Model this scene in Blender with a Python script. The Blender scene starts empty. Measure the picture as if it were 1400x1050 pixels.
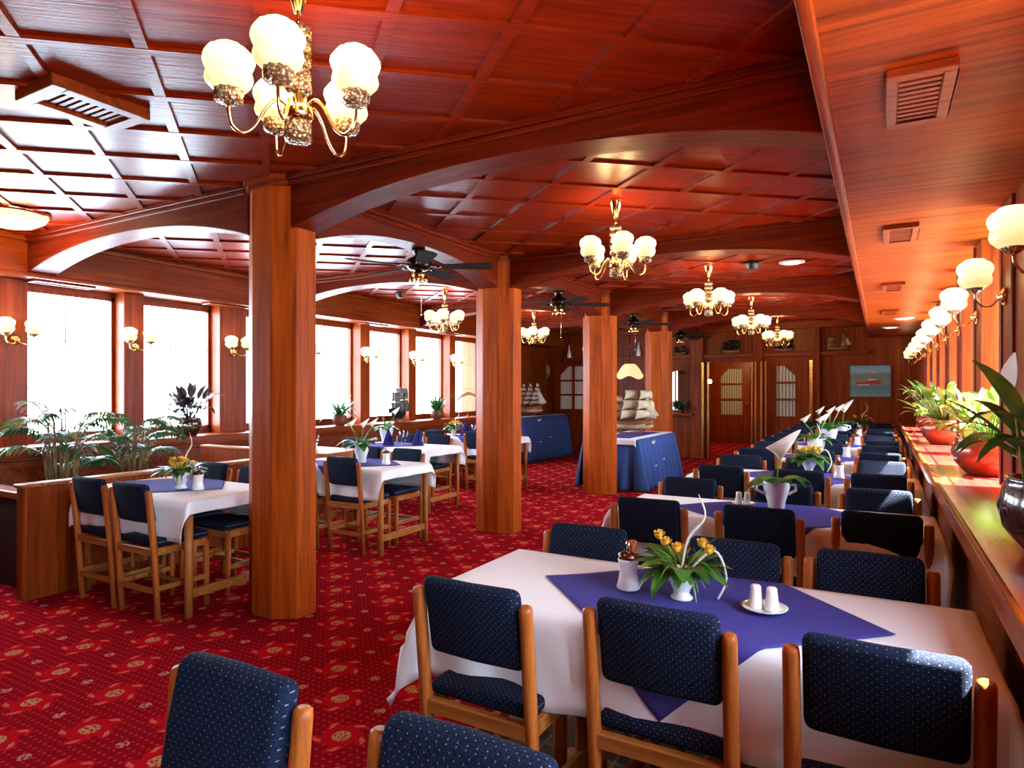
import bpy, bmesh, math, random
from mathutils import Vector, Matrix
PI = math.pi
R = random.Random(7)
C = bpy.context.scene.collection

# ------------------------------------------------------------------ helpers
class MB:
    def __init__(s): s.v = []; s.f = []; s.m = []; s.sm = []
    def add(s, vs, fs, mat=0, smooth=False):
        o = len(s.v); s.v += [tuple(v) for v in vs]
        for f in fs:
            s.f.append(tuple(i + o for i in f)); s.m.append(mat); s.sm.append(smooth)
        return s
    def box(s, x0, x1, y0, y1, z0, z1, mat=0):
        return s.add([(x0,y0,z0),(x1,y0,z0),(x1,y1,z0),(x0,y1,z0),(x0,y0,z1),(x1,y0,z1),(x1,y1,z1),(x0,y1,z1)],
            [(0,3,2,1),(4,5,6,7),(0,1,5,4),(1,2,6,5),(2,3,7,6),(3,0,4,7)], mat)
    def prism(s, pts, z0, z1, mat=0):
        n = len(pts)
        return s.add([(x,y,z0) for x,y in pts] + [(x,y,z1) for x,y in pts],
            [tuple(range(n-1,-1,-1)), tuple(range(n,2*n))] + [(i,(i+1)%n,n+(i+1)%n,n+i) for i in range(n)], mat)
    def tube(s, path, rad, seg=8, cap=True, mat=0):
        P = [Vector(p) for p in path]; n = len(P)
        rs = rad if isinstance(rad, (list, tuple)) else [rad]*n
        vs = []; up = None
        for i in range(n):
            t = (P[min(i+1,n-1)] - P[max(i-1,0)]).normalized()
            if up is None:
                up = Vector((0,0,1)) if abs(t.z) < .9 else Vector((1,0,0))
            a = t.cross(up)
            if a.length < 1e-5: a = t.orthogonal()
            a.normalize(); b = a.cross(t).normalized(); up = b
            for k in range(seg):
                g = 2*PI*k/seg
                vs.append(P[i] + rs[i]*(math.cos(g)*a + math.sin(g)*b))
        fs = []
        for i in range(n-1):
            for k in range(seg):
                k2 = (k+1) % seg
                fs.append((i*seg+k, i*seg+k2, (i+1)*seg+k2, (i+1)*seg+k))
        s.add(vs, fs, mat, True)
        if cap:
            o = len(s.v) - len(vs)
            s.f.append(tuple(o+k for k in range(seg-1,-1,-1))); s.m.append(mat); s.sm.append(False)
            s.f.append(tuple(o+(n-1)*seg+k for k in range(seg))); s.m.append(mat); s.sm.append(False)
        return s
    def lathe(s, prof, c=(0,0,0), seg=16, mat=0, smooth=True, lobes=0, lobe=0.0):
        vs = []; n = len(prof)
        for r, z in prof:
            for k in range(seg):
                g = 2*PI*k/seg
                q = r*(1 + lobe*math.cos(lobes*g)) if lobes else r
                vs.append((c[0]+q*math.cos(g), c[1]+q*math.sin(g), c[2]+z))
        fs = []
        for i in range(n-1):
            for k in range(seg):
                k2 = (k+1) % seg
                fs.append((i*seg+k, i*seg+k2, (i+1)*seg+k2, (i+1)*seg+k))
        fs.append(tuple(range(seg-1,-1,-1))); fs.append(tuple((n-1)*seg+k for k in range(seg)))
        return s.add(vs, fs, mat, smooth)
    def grid(s, fn, nu, nv, mat=0, smooth=True):
        vs = [fn(i/nu, j/nv) for j in range(nv+1) for i in range(nu+1)]
        w = nu+1
        return s.add(vs, [(j*w+i, j*w+i+1, (j+1)*w+i+1, (j+1)*w+i) for j in range(nv) for i in range(nu)], mat, smooth)
    def leaf(s, base, d, length, width, droop=.3, fold=.15, n=6, mat=0, tip=1.0):
        """a bent blade from base in direction d"""
        d = Vector(d).normalized(); side = d.cross(Vector((0,0,1)))
        if side.length < .05: side = Vector((1,0,0))
        side.normalize(); vs = []; p = Vector(base); st = length/n; cur = d.copy()
        for i in range(n+1):
            t = i/n; w = width*(math.sin(PI*min(1,(t*.92+.04)**.75)))*.5
            nrm = side.cross(cur).normalized()
            vs += [p - side*w + nrm*fold*w, p.copy(), p + side*w + nrm*fold*w]
            p = p + cur*st
            cur = (cur + Vector((0,0,-droop/n*1.6))).normalized()
        fs = []
        for i in range(n):
            a = i*3
            fs += [(a,a+1,a+4,a+3),(a+1,a+2,a+5,a+4)]
        return s.add(vs, fs, mat, True)
    def xf(s, M, start=0):
        for i in range(start, len(s.v)): s.v[i] = tuple(M @ Vector(s.v[i]))
        return s
    def build(s, name, mats, parent=None, loc=None, bevel=None, solid=None, sub=0):
        me = bpy.data.meshes.new(name); me.from_pydata(s.v, [], s.f)
        for m in (mats if isinstance(mats, (list, tuple)) else [mats]): me.materials.append(m)
        me.polygons.foreach_set('material_index', s.m)
        me.polygons.foreach_set('use_smooth', s.sm)
        if bevel:
            bm = bmesh.new(); bm.from_mesh(me)
            bmesh.ops.remove_doubles(bm, verts=bm.verts, dist=1e-5)
            ed = [e for e in bm.edges if len(e.link_faces) == 2 and e.calc_face_angle(0) > .5]
            bmesh.ops.bevel(bm, geom=ed, offset=bevel[0], segments=bevel[1], profile=.5, affect='EDGES', clamp_overlap=True)
            if bevel[1] > 1:
                for f in bm.faces: f.smooth = True
            bm.to_mesh(me); bm.free()
        me.update()
        o = bpy.data.objects.new(name, me); C.objects.link(o)
        if parent: o.parent = parent
        if loc: o.location = loc
        if solid:
            md = o.modifiers.new('Solid', 'SOLIDIFY'); md.thickness = solid; md.offset = 0
        if sub:
            md = o.modifiers.new('Sub', 'SUBSURF'); md.levels = sub; md.render_levels = sub
        return o

def curve(P, k=5):
    P = [Vector(p) for p in P]; out = []
    for i in range(len(P)-1):
        a, b, c, d = P[max(i-1,0)], P[i], P[i+1], P[min(i+2,len(P)-1)]
        for j in range(k):
            t = j/k
            out.append(.5*((2*b)+(c-a)*t+(2*a-5*b+4*c-d)*t*t+(3*b-a-3*c+d)*t**3))
    return out+[P[-1]]
def tag(o, label, cat, group=None, kind=None):
    o['label'] = label; o['category'] = cat
    if group: o['group'] = group
    if kind: o['kind'] = kind
    return o
def thing(name, label, cat, loc=(0,0,0), rz=0, group=None, kind=None):
    o = bpy.data.objects.new(name, None); C.objects.link(o); o.empty_display_size = .1
    o.location = loc; o.rotation_euler = (0,0,rz)
    return tag(o, label, cat, group, kind)
KIDS = {}
def kids(o): return list(o.children)
def dup(root, loc, rz=None, label=None, group=None, scale=None):
    def cp(o, par):
        c = o.copy(); C.objects.link(c)
        if par: c.parent = par
        for ch in kids(o): cp(ch, c)
        return c
    r = cp(root, None); r.location = loc
    if rz is not None: r.rotation_euler = (0,0,rz)
    if scale: r.scale = (scale,)*3
    if label: r['label'] = label
    if group: r['group'] = group
    return r
def rot(rz, x=0, y=0, z=0): return Matrix.Translation((x,y,z)) @ Matrix.Rotation(rz,4,'Z')

# ------------------------------------------------------------------ materials
def newmat(name):
    m = bpy.data.materials.new(name); m.use_nodes = True
    nt = m.node_tree; b = nt.nodes['Principled BSDF']
    return m, nt, b
def ND(nt, t, **k):
    n = nt.nodes.new(t)
    for a, v in k.items():
        if a in n.inputs: n.inputs[a].default_value = v
        else: setattr(n, a, v)
    return n
def plain(name, col, rough=.5, metal=0, coat=0, spec=.5, sheen=0, trans=0, noise=0):
    m, nt, b = newmat(name)
    b.inputs['Base Color'].default_value = (*col, 1); b.inputs['Roughness'].default_value = rough
    b.inputs['Metallic'].default_value = metal; b.inputs['Coat Weight'].default_value = coat
    b.inputs['Specular IOR Level'].default_value = spec
    b.inputs['Sheen Weight'].default_value = sheen
    b.inputs['Transmission Weight'].default_value = trans
    if noise:
        tc = ND(nt, 'ShaderNodeTexCoord'); nz = ND(nt, 'ShaderNodeTexNoise', Scale=noise, Detail=4.)
        cr = ND(nt, 'ShaderNodeValToRGB'); e = cr.color_ramp.elements
        e[0].position = .3; e[1].position = .7
        e[0].color = (*[c*.6 for c in col],1); e[1].color = (*[min(1,c*1.35) for c in col],1)
        nt.links.new(tc.outputs['Object'], nz.inputs['Vector']); nt.links.new(nz.outputs['Fac'], cr.inputs['Fac'])
        nt.links.new(cr.outputs['Color'], b.inputs['Base Color'])
    return m
def wood(name, dark, light, axis, rough=.36, coat=.0, sc=1.0, spec=.2, rz=0, bump=.02):
    m, nt, b = newmat(name)
    tc = ND(nt, 'ShaderNodeTexCoord'); mp = ND(nt, 'ShaderNodeMapping')
    s = [26*sc]*3
    if isinstance(axis, str): s['xyz'.index(axis)] = 1.3*sc
    mp.inputs['Scale'].default_value = s
    nz = ND(nt, 'ShaderNodeTexNoise', Scale=1.0, Detail=7., Roughness=.62, Distortion=.4)
    nz2 = ND(nt, 'ShaderNodeTexNoise', Scale=.9, Detail=2.)
    cr = ND(nt, 'ShaderNodeValToRGB'); e = cr.color_ramp.elements
    e[0].position = .28; e[0].color = (*dark,1); e[1].position = .68; e[1].color = (*light,1)
    mx = ND(nt, 'ShaderNodeMix', data_type='RGBA', blend_type='MULTIPLY'); mx.inputs[0].default_value = .35
    c2 = ND(nt, 'ShaderNodeValToRGB'); c2.color_ramp.elements[0].color = (.45,.4,.4,1); c2.color_ramp.elements[1].position = .6
    L = nt.links.new
    pr = ND(nt, 'ShaderNodeMapping'); pr.inputs['Rotation'].default_value = (0,0,rz)
    L(tc.outputs['Object'], pr.inputs['Vector']); L(pr.outputs['Vector'], mp.inputs['Vector']); L(mp.outputs['Vector'], nz.inputs['Vector'])
    L(tc.outputs['Object'], nz2.inputs['Vector']); L(nz.outputs['Fac'], cr.inputs['Fac']); L(nz2.outputs['Fac'], c2.inputs['Fac'])
    L(cr.outputs['Color'], mx.inputs[6]); L(c2.outputs['Color'], mx.inputs[7]); L(mx.outputs[2], b.inputs['Base Color'])
    b.inputs['Roughness'].default_value = rough; b.inputs['Coat Weight'].default_value = coat
    b.inputs['Coat Roughness'].default_value = .18; b.inputs['Specular IOR Level'].default_value = spec
    bp = ND(nt, 'ShaderNodeBump', Strength=.12, Distance=bump); L(nz.outputs['Fac'], bp.inputs['Height']); L(bp.outputs['Normal'], b.inputs['Normal'])
    return m
def emis(name, col, st):
    m, nt, b = newmat(name)
    b.inputs['Base Color'].default_value = (.45,.42,.32,1); b.inputs['Roughness'].default_value = .25
    b.inputs['Emission Color'].default_value = (*col,1); b.inputs['Emission Strength'].default_value = st
    return m
MD, ML = (.10,.012,.0014), (.32,.052,.0040)
WX = wood('mahogany_x', MD, ML, 'x'); WY = wood('mahogany_y', MD, ML, 'y'); WZ = wood('mahogany_z', MD, ML, 'z')
WCOL = wood('mahogany_column', (.20,.029,.0026), (.55,.098,.008), 'z', rough=.42, spec=.1)
WBEAM_SHADED = wood('mahogany_beam_shaded', (.055,.0042,.0007), (.20,.019,.0016), 'x', rough=.4, spec=.15)  # darker mahogany copy; the dim light on the beams is put into colour
WCEIL = wood('mahogany_ceiling', (.11,.0070,.0008), (.27,.023,.0018), 'x', rough=.28, coat=.0, sc=1.7, spec=.15, rz=-.708)
WSILL = wood('sill_polished', (.30,.020,.016), (.44,.036,.028), 'y', rough=.16, coat=.35)
WSOF = wood('mahogany_soffit', MD, (.42,.082,.0060), 'x', rough=.42, coat=.0, spec=.07)
OAK = wood('honey_oak', (.22,.062,.012), (.52,.19,.045), 'z', sc=1.5)
OAKX = wood('honey_oak_x', (.22,.062,.012), (.52,.19,.045), 'x', sc=1.5)
OAKR = wood('red_oak', (.22,.050,.009), (.54,.15,.028), 'z', sc=1.5)
BRASS = plain('brass', (.86,.55,.20), .16, 1)
DBRASS = plain('dark_bronze', (.055,.05,.04), .22, 1)
CRYS = plain('cut_crystal', (.80,.60,.30), .12, .55, .6, 1)
GLOBE = emis('opal_shade', (1,.84,.46), .62)
def opal(m):
    nt = m.node_tree; b = nt.nodes['Principled BSDF']; tc = ND(nt, 'ShaderNodeTexCoord'); sp = ND(nt, 'ShaderNodeSeparateXYZ')
    cr = ND(nt, 'ShaderNodeValToRGB'); e = cr.color_ramp.elements
    e[0].position = .1; e[0].color = (.36,.27,.10,1); e[1].position = .75; e[1].color = (.62,.53,.31,1)
    nt.links.new(tc.outputs['Generated'], sp.inputs[0]); nt.links.new(sp.outputs['Z'], cr.inputs[0]); nt.links.new(cr.outputs[0], b.inputs['Emission Color'])
    b.inputs['Emission Strength'].default_value = 1.
opal(GLOBE)
def crystal():
    m, nt, b = newmat('cut_crystal'); tc = ND(nt, 'ShaderNodeTexCoord'); v = ND(nt, 'ShaderNodeTexVoronoi', Scale=95.); cr = ND(nt, 'ShaderNodeValToRGB')
    e = cr.color_ramp.elements; e[0].position = .1; e[0].color = (.72,.58,.34,1); e[1].position = .62; e[1].color = (.16,.07,.02,1)
    bp = ND(nt, 'ShaderNodeBump', Strength=.8, Distance=.006)
    nt.links.new(tc.outputs['Object'], v.inputs['Vector']); nt.links.new(v.outputs['Distance'], cr.inputs[0]); nt.links.new(cr.outputs[0], b.inputs['Base Color'])
    nt.links.new(v.outputs['Distance'], bp.inputs['Height']); nt.links.new(bp.outputs['Normal'], b.inputs['Normal'])
    b.inputs['Roughness'].default_value = .12; b.inputs['Metallic'].default_value = .35
    return m
CRYS = crystal()
DOWN = emis('downlight_lens', (1,.95,.8), 1.2)
WHITE = plain('white_porcelain', (.86,.85,.82), .16, 0, .6)
BROWNM = plain('brown_metal', (.16,.07,.03), .2, .8)
STEEL = plain('steel', (.7,.7,.68), .15, 1)
BLACK = plain('black_and_hollow_shade', (.006,.004,.003), .5)
CLOTHW = plain('white_linen', (.84,.80,.78), .8, sheen=.3)
COPPER = plain('copper_pot', (.22,.05,.016), .25, .3, .4, noise=5)
DPOT = plain('dark_glazed_pot', (.035,.012,.007), .18, 0, .7)
TERRA = plain('terracotta_pot', (.16,.045,.02), .5, noise=8)
GOLDF = plain('gold_strip', (.9,.62,.2), .2, 1)
def leafmat(name, a, b_, rough=.35):
    m, nt, b = newmat(name)
    tc = ND(nt, 'ShaderNodeTexCoord'); nz = ND(nt, 'ShaderNodeTexNoise', Scale=14., Detail=3.)
    cr = ND(nt, 'ShaderNodeValToRGB'); e = cr.color_ramp.elements
    e[0].position = .35; e[1].position = .66; e[0].color = (*a,1); e[1].color = (*b_,1)
    nt.links.new(tc.outputs['Object'], nz.inputs['Vector']); nt.links.new(nz.outputs['Fac'], cr.inputs['Fac'])
    nt.links.new(cr.outputs['Color'], b.inputs['Base Color']); b.inputs['Roughness'].default_value = rough
    tr = ND(nt, 'ShaderNodeBsdfTranslucent'); mx = ND(nt, 'ShaderNodeMixShader'); mx.inputs[0].default_value = .35
    out = nt.nodes['Material Output']
    nt.links.new(cr.outputs['Color'], tr.inputs['Color']); nt.links.new(b.outputs[0], mx.inputs[1]); nt.links.new(tr.outputs[0], mx.inputs[2])
    nt.links.new(mx.outputs[0], out.inputs['Surface'])
    return m
LEAF = leafmat('leaf_green', (.022,.095,.012), (.085,.26,.035))
LEAFB = leafmat('leaf_bright', (.045,.15,.015), (.24,.38,.07))
LEAFD = leafmat('leaf_dark', (.020,.075,.02), (.065,.18,.045))
LEAFP = leafmat('leaf_purple', (.012,.010,.010), (.035,.022,.020))
DRY = leafmat('dry_stem', (.16,.09,.03), (.36,.24,.10), .7)
PETALW = leafmat('white_petal', (.80,.80,.66), (.92,.92,.86), .5)
PETALY = leafmat('yellow_petal', (.80,.42,.02), (.90,.66,.08), .5)
SAIL = plain('sail_canvas', (.66,.56,.38), .8, noise=6)
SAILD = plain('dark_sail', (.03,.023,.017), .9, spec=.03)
HULL = plain('ship_hull', (.20,.075,.028), .35, noise=4)
HULLL = plain('ship_hull_pale', (.55,.38,.18), .4, noise=7)

def fabric_mat():
    m, nt, b = newmat('navy_dotted_fabric'); L = nt.links.new
    tc = ND(nt, 'ShaderNodeTexCoord'); sp = ND(nt, 'ShaderNodeSeparateXYZ'); L(tc.outputs['Object'], sp.inputs[0])
    def M(op, a, b_=None):
        n = ND(nt, 'ShaderNodeMath', operation=op)
        for i, q in enumerate((a, b_)):
            if q is None: continue
            if isinstance(q, (int, float)): n.inputs[i].default_value = q
            else: L(q, n.inputs[i])
        return n.outputs[0]
    P = .020
    ge = ND(nt, 'ShaderNodeNewGeometry'); sn = ND(nt, 'ShaderNodeSeparateXYZ'); L(ge.outputs['Normal'], sn.inputs[0])
    flat = M('GREATER_THAN', M('ABSOLUTE', sn.outputs['Z']), .7)
    w = M('ADD', M('MULTIPLY', sp.outputs['Y'], flat), M('MULTIPLY', sp.outputs['Z'], M('SUBTRACT', 1., flat)))
    row = M('FLOOR', M('DIVIDE', w, P*.5)); odd = M('MULTIPLY', M('MODULO', M('ABSOLUTE', row), 2.), .5)
    fx = M('SUBTRACT', M('FRACT', M('ADD', M('DIVIDE', sp.outputs['X'], P), odd)), .5)
    fz = M('MULTIPLY', M('SUBTRACT', M('FRACT', M('DIVIDE', w, P*.5)), .5), .5)
    d = M('SQRT', M('ADD', M('MULTIPLY', fx, fx), M('MULTIPLY', fz, fz)))
    dot = M('LESS_THAN', d, .062)
    nz = ND(nt, 'ShaderNodeTexNoise', Scale=220., Detail=2.); L(tc.outputs['Object'], nz.inputs['Vector'])
    cr = ND(nt, 'ShaderNodeValToRGB'); e = cr.color_ramp.elements
    e[0].color = (.004,.006,.014,1); e[1].color = (.011,.020,.050,1); e[0].position = .35; e[1].position = .7
    L(nz.outputs['Fac'], cr.inputs['Fac'])
    mx = ND(nt, 'ShaderNodeMix', data_type='RGBA'); L(dot, mx.inputs[0]); L(cr.outputs['Color'], mx.inputs[6]); mx.inputs[7].default_value = (.20,.20,.24,1)
    L(mx.outputs[2], b.inputs['Base Color']); b.inputs['Roughness'].default_value = .9; b.inputs['Sheen Weight'].default_value = .0
    b.inputs['Sheen Roughness'].default_value = .4; b.inputs['Specular IOR Level'].default_value = .1
    return m
FAB = fabric_mat()
def cloth_mat(name, col, sc):
    m, nt, b = newmat(name)
    tc = ND(nt, 'ShaderNodeTexCoord'); nz = ND(nt, 'ShaderNodeTexNoise', Scale=sc, Detail=2.)
    bp = ND(nt, 'ShaderNodeBump', Strength=.25, Distance=.004)
    nt.links.new(tc.outputs['Object'], nz.inputs['Vector']); nt.links.new(nz.outputs['Fac'], bp.inputs['Height']); nt.links.new(bp.outputs['Normal'], b.inputs['Normal'])
    b.inputs['Base Color'].default_value = (*col,1); b.inputs['Roughness'].default_value = .85; b.inputs['Specular IOR Level'].default_value = .1
    return m
BLUE = cloth_mat('violet_blue_linen', (.060,.055,.27), 9.)
CLOTHW = cloth_mat('white_linen_cloth', (.86,.87,.90), 6.)
NAPK = cloth_mat('navy_napkin', (.03,.03,.16), 20.)
SKIRT = cloth_mat('blue_skirting', (.040,.075,.22), 12.)

def carpet_mat():
    m, nt, b = newmat('red_carpet'); L = nt.links.new
    tc = ND(nt, 'ShaderNodeTexCoord'); sp = ND(nt, 'ShaderNodeSeparateXYZ'); L(tc.outputs['Object'], sp.inputs[0])
    def M(op, a, b_=None, c=None):
        n = ND(nt, 'ShaderNodeMath', operation=op)
        for i, q in enumerate((a, b_, c)):
            if q is None: continue
            if isinstance(q, (int, float)): n.inputs[i].default_value = q
            else: L(q, n.inputs[i])
        return n.outputs[0]
    S = .345
    x, y = sp.outputs['X'], sp.outputs['Y']
    u = M('DIVIDE', M('SUBTRACT', M('DIVIDE', M('ADD', x, y), 1.41421), -.30), S)
    v = M('DIVIDE', M('SUBTRACT', M('DIVIDE', M('SUBTRACT', y, x), 1.41421), 3.86), S)
    def cell(du):
        a = M('SUBTRACT', M('FRACT', M('ADD', u, .5+du)), .5); c = M('SUBTRACT', M('FRACT', M('ADD', v, .5+du)), .5)
        r = M('SQRT', M('ADD', M('MULTIPLY', a, a), M('MULTIPLY', c, c)))
        return a, c, r
    a, c, r = cell(0.); _, _, r2 = cell(.5)
    th = M('ARCTAN2', c, a)
    pet = M('SINE', M('ADD', M('MULTIPLY', th, 5.), M('MULTIPLY', r, 16.)))      # swirling petals
    edge = M('ADD', .30, M('MULTIPLY', pet, .075))
    inblob = M('LESS_THAN', r, edge)
    tip = M('MULTIPLY', M('GREATER_THAN', pet, .78), M('LESS_THAN', M('ABSOLUTE', M('SUBTRACT', r, .29)), .045))
    nz = ND(nt, 'ShaderNodeTexNoise', Scale=75., Detail=1.); L(tc.outputs['Object'], nz.inputs['Vector'])
    speck = M('GREATER_THAN', nz.outputs['Fac'], .47)
    core = M('MULTIPLY', M('LESS_THAN', r, .12), speck)
    small = M('MULTIPLY', M('LESS_THAN', r2, .075), speck)
    P = .037
    gx = M('SUBTRACT', M('FRACT', M('DIVIDE', x, P)), .5); gy = M('SUBTRACT', M('FRACT', M('DIVIDE', y, P)), .5)
    gd = M('SQRT', M('ADD', M('MULTIPLY', gx, gx), M('MULTIPLY', gy, gy)))
    fine = M('LESS_THAN', gd, .20)
    def mix(fac, A, B):
        n = ND(nt, 'ShaderNodeMix', data_type='RGBA'); L(fac, n.inputs[0])
        for i, q in ((6, A), (7, B)):
            if isinstance(q, tuple): n.inputs[i].default_value = (*q,1)
            else: L(q, n.inputs[i])
        return n.outputs[2]
    col = mix(fine, (.24,.0050,.011), (.40,.026,.038))
    col = mix(inblob, col, (.42,.0065,.014))
    col = mix(tip, col, (.56,.11,.07)); col = mix(core, col, (.44,.25,.11)); col = mix(small, col, (.48,.22,.15))
    L(col, b.inputs['Base Color']); b.inputs['Roughness'].default_value = 1.; b.inputs['Specular IOR Level'].default_value = .0
    return m
CARPET = carpet_mat()
def tile_mat():
    m, nt, b = newmat('dark_tile'); L = nt.links.new
    tc = ND(nt, 'ShaderNodeTexCoord'); br = ND(nt, 'ShaderNodeTexBrick', Scale=1.)
    br.offset = 0; br.inputs['Brick Width'].default_value = .3; br.inputs['Row Height'].default_value = .3; br.inputs['Mortar Size'].default_value = .006
    br.inputs['Color1'].default_value = (.012,.010,.010,1); br.inputs['Color2'].default_value = (.018,.014,.013,1); br.inputs['Mortar'].default_value = (.12,.12,.12,1)
    L(tc.outputs['Object'], br.inputs['Vector']); L(br.outputs['Color'], b.inputs['Base Color']); b.inputs['Roughness'].default_value = .3
    return m
TILE = tile_mat()
def glass_mat():
    m, nt, b = newmat('window_glass'); out = nt.nodes['Material Output']
    t = ND(nt, 'ShaderNodeBsdfTransparent'); g = ND(nt, 'ShaderNodeBsdfGlossy', Roughness=.02); mx = ND(nt, 'ShaderNodeMixShader')
    mx.inputs[0].default_value = .05
    nt.links.new(t.outputs[0], mx.inputs[1]); nt.links.new(g.outputs[0], mx.inputs[2])
    nt.links.new(mx.outputs[0], out.inputs['Surface'])
    return m
GLASS = glass_mat()
def curtain_mat():
    m, nt, b = newmat('net_curtain_painted_pleats'); L = nt.links.new
    tc = ND(nt, 'ShaderNodeTexCoord'); w = ND(nt, 'ShaderNodeTexWave', Scale=5., Distortion=1.5); w.bands_direction = 'X'
    cr = ND(nt, 'ShaderNodeValToRGB'); cr.color_ramp.elements[0].color = (.16,.17,.12,1); cr.color_ramp.elements[1].color = (.62,.60,.50,1)  # flat pane; dark and light bands paint the shading of pleats
    L(tc.outputs['Object'], w.inputs['Vector']); L(w.outputs['Fac'], cr.inputs['Fac']); L(cr.outputs['Color'], b.inputs['Base Color'])
    b.inputs['Roughness'].default_value = .9
    return m
NET = curtain_mat()
FRAMEW = plain('pale_window_frame', (.62,.60,.55), .4)

# ------------------------------------------------------------------ room shell
ZC = 2.80; ZS = 2.45
XL, XR = -6.5, -.17           # inner faces of the two dropped soffits
COLX = -3.43; COLY = [3.0 + 2.80*k for k in range(4)]
YB = 14.1; YF = -2.6
def struct(o, label, cat): return tag(o, label, cat, kind='structure')

struct(MB().box(-7.4,-1.46,YF,YB+.05,-.1,0).build('floor', CARPET), 'red carpet with swirling gold centred flower motifs', 'floor')
struct(MB().box(-1.46,1.2,YF,YB+.05,-.1,0).build('floor', TILE), 'dark tiled floor strip under the window tables', 'floor')
# ceiling with diagonal battens
ce = struct(MB().box(XL-.02,XR+.02,YF,YB+.1,ZC,ZC+.08).build('ceiling', WCEIL), 'dark red panelled ceiling with a diagonal batten grid', 'ceiling')
def battens():
    mb = MB(); hw, dz = .024, .016
    x0, x1, y0, y1 = XL+.02, XR-.03, YF, YB
    def seg(sgn, k, lo, hi):
        # line y/2.79 - sgn*x/3.26 = k, clipped to the rectangle
        f = lambda x: 2.79*(k + sgn*x/3.26)
        xs = sorted([x0, x1]); pts = []
        a, b_ = xs
        ya, yb = f(a), f(b_)
        for lim in (y0, y1):
            xx = sgn*3.26*(lim/2.79 - k)
            if sgn > 0:
                if lim == y0: a = max(a, xx)
                else: b_ = min(b_, xx)
            else:
                if lim == y0: b_ = min(b_, xx)
                else: a = max(a, xx)
        if b_ - a < .05: return
        p, q = Vector((a, f(a))), Vector((b_, f(b_))); d = (q-p).normalized(); n = Vector((-d.y, d.x))*hw
        z0 = ZC - dz*(1 if sgn > 0 else .92)
        mb.prism([tuple(p-n), tuple(q-n), tuple(q+n), tuple(p+n)], z0, ZC+.002)
    for i in range(-12, 45): seg(1, 1.12 + .206*i, 0, 0)
    for i in range(-18, 40): seg(-1, -.23 + .2075*i, 0, 0)
    return mb
battens().build('batten', WCEIL, ce)
# soffits
def soffit(side):
    if side == 'right':
        mb = MB().box(XR,1.15,YF,YB,ZS,ZC+.06)
        o = struct(mb.build('ceiling', WSOF), 'lowered glossy orange wood soffit along the right windows', 'ceiling')
        t = MB().box(XR-.022,XR+.02,YF,YB,ZS-.012,ZS+.05); t.box(XR-.02,XR-.004,YF,YB,ZS+.05,ZC)
        t.box(XR-.06,XR-.03,YF,YB,ZC-.05,ZC)
        t.build('edge_moulding', WY, o, bevel=(.008,2))
    else:
        mb = MB().box(-7.25,XL,YF,YB,ZS,ZC+.06)
        o = struct(mb.build('ceiling', WY), 'lowered wood soffit above the left windows', 'ceiling')
        t = MB().box(XL-.01,XL+.03,YF,11.05,ZS-.012,ZS+.03).box(XL,XL+.05,YF,11.05,ZC-.05,ZC)
        t.build('edge_moulding', WY, o, bevel=(.008,2))
soffit('right'); soffit('left')
# walls under the windows
wl = struct(MB().box(-7.25,-6.62,YF,11.05,0,.82).box(-7.25,-6.56,YF,11.05,.0,.09).build('wall_left', WX), 'low wood panelling below the left windows', 'wall')
struct(MB().box(-7.02,XL,YF,11.05,.85,.945).box(-7.02,-6.56,YF,11.05,.82,.85).build('trim_1', WY, bevel=(.008,2)), 'wooden sill ledge running below the left windows', 'sill')
struct(MB().box(.345,1.15,YF,YB,0,.87).build('wall_right', WY), 'dark wood panelling below the right window sill', 'wall')
struct(MB().box(.285,1.08,YF,YB,.87,.915).build('trim_2', WSILL, bevel=(.01,3)), 'wide polished red sill under the right windows', 'sill')
struct(MB().box(.272,.30,YF,YB,.845,.925).build('trim_3', WY, bevel=(.009,2)), 'dark rounded lip along the right sill', 'trim')

# pilasters + windows, left
pil_l = [(-.62,.2),(.485,.2),(1.65,.2),(2.9,.22),(3.98,.21),(5.175,.37),(6.31,.2),(7.478,.21),(8.62,.2),(9.79,.19),(10.95,.2)]
for i,(y,w) in enumerate(pil_l):
    o = MB().box(-6.98,-6.75,y-w/2,y+w/2,.945,ZS).build('pilaster', WZ, bevel=(.006,1))
    struct(o, 'wood pilaster between the left windows, number %s from the near end' % ['one','two','three','four','five','six','seven','eight','nine','ten','eleven'][i], 'pilaster')
def window(n, x, y0, y1, z0, z1, side, label, rows=3):
    s = 1 if side == 'left' else -1
    w = thing('window_%d' % n, label, 'window', (x,(y0+y1)/2,0), 0, None, 'structure')
    h = (y1-y0)/2; f = .035
    mb = MB()
    for a in ((-h,-h+f),(h-f,h)): mb.box(-.03,.03,a[0],a[1],z0,z1)
    mb.box(-.03,.03,-h,h,z0,z0+f); mb.box(-.03,.03,-h,h,z1-f,z1)
    mb.build('window_frame', WZ, w)
    g = MB()
    g.box(-s*.05-.004,-s*.05+.004,-.007,.007,z0+f,z1-f)
    for k in range(1, rows):
        zz = z0+(z1-z0)*k/rows; g.box(-s*.05-.004,-s*.05+.004,-h+f,h-f,zz-.006,zz+.006)
    g.build('glazing_bar', FRAMEW, w)
    MB().box(-.003,.003,-h+f,h-f,z0+f,z1-f).build('pane', GLASS, w)
ORD = ['first','second','third','fourth','fifth','sixth','seventh','eighth','ninth','tenth','eleventh','twelfth','thirteenth','fourteenth']
wn = 0
for i in range(2, len(pil_l)-1):
    a = pil_l[i][0]+pil_l[i][1]/2; b = pil_l[i+1][0]-pil_l[i+1][1]/2
    wn += 1
    window(wn, -6.95, a, b, 1.0, 2.40, 'left', 'bright overexposed window of the left wall, %s from the near end' % ORD[i-2])
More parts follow.
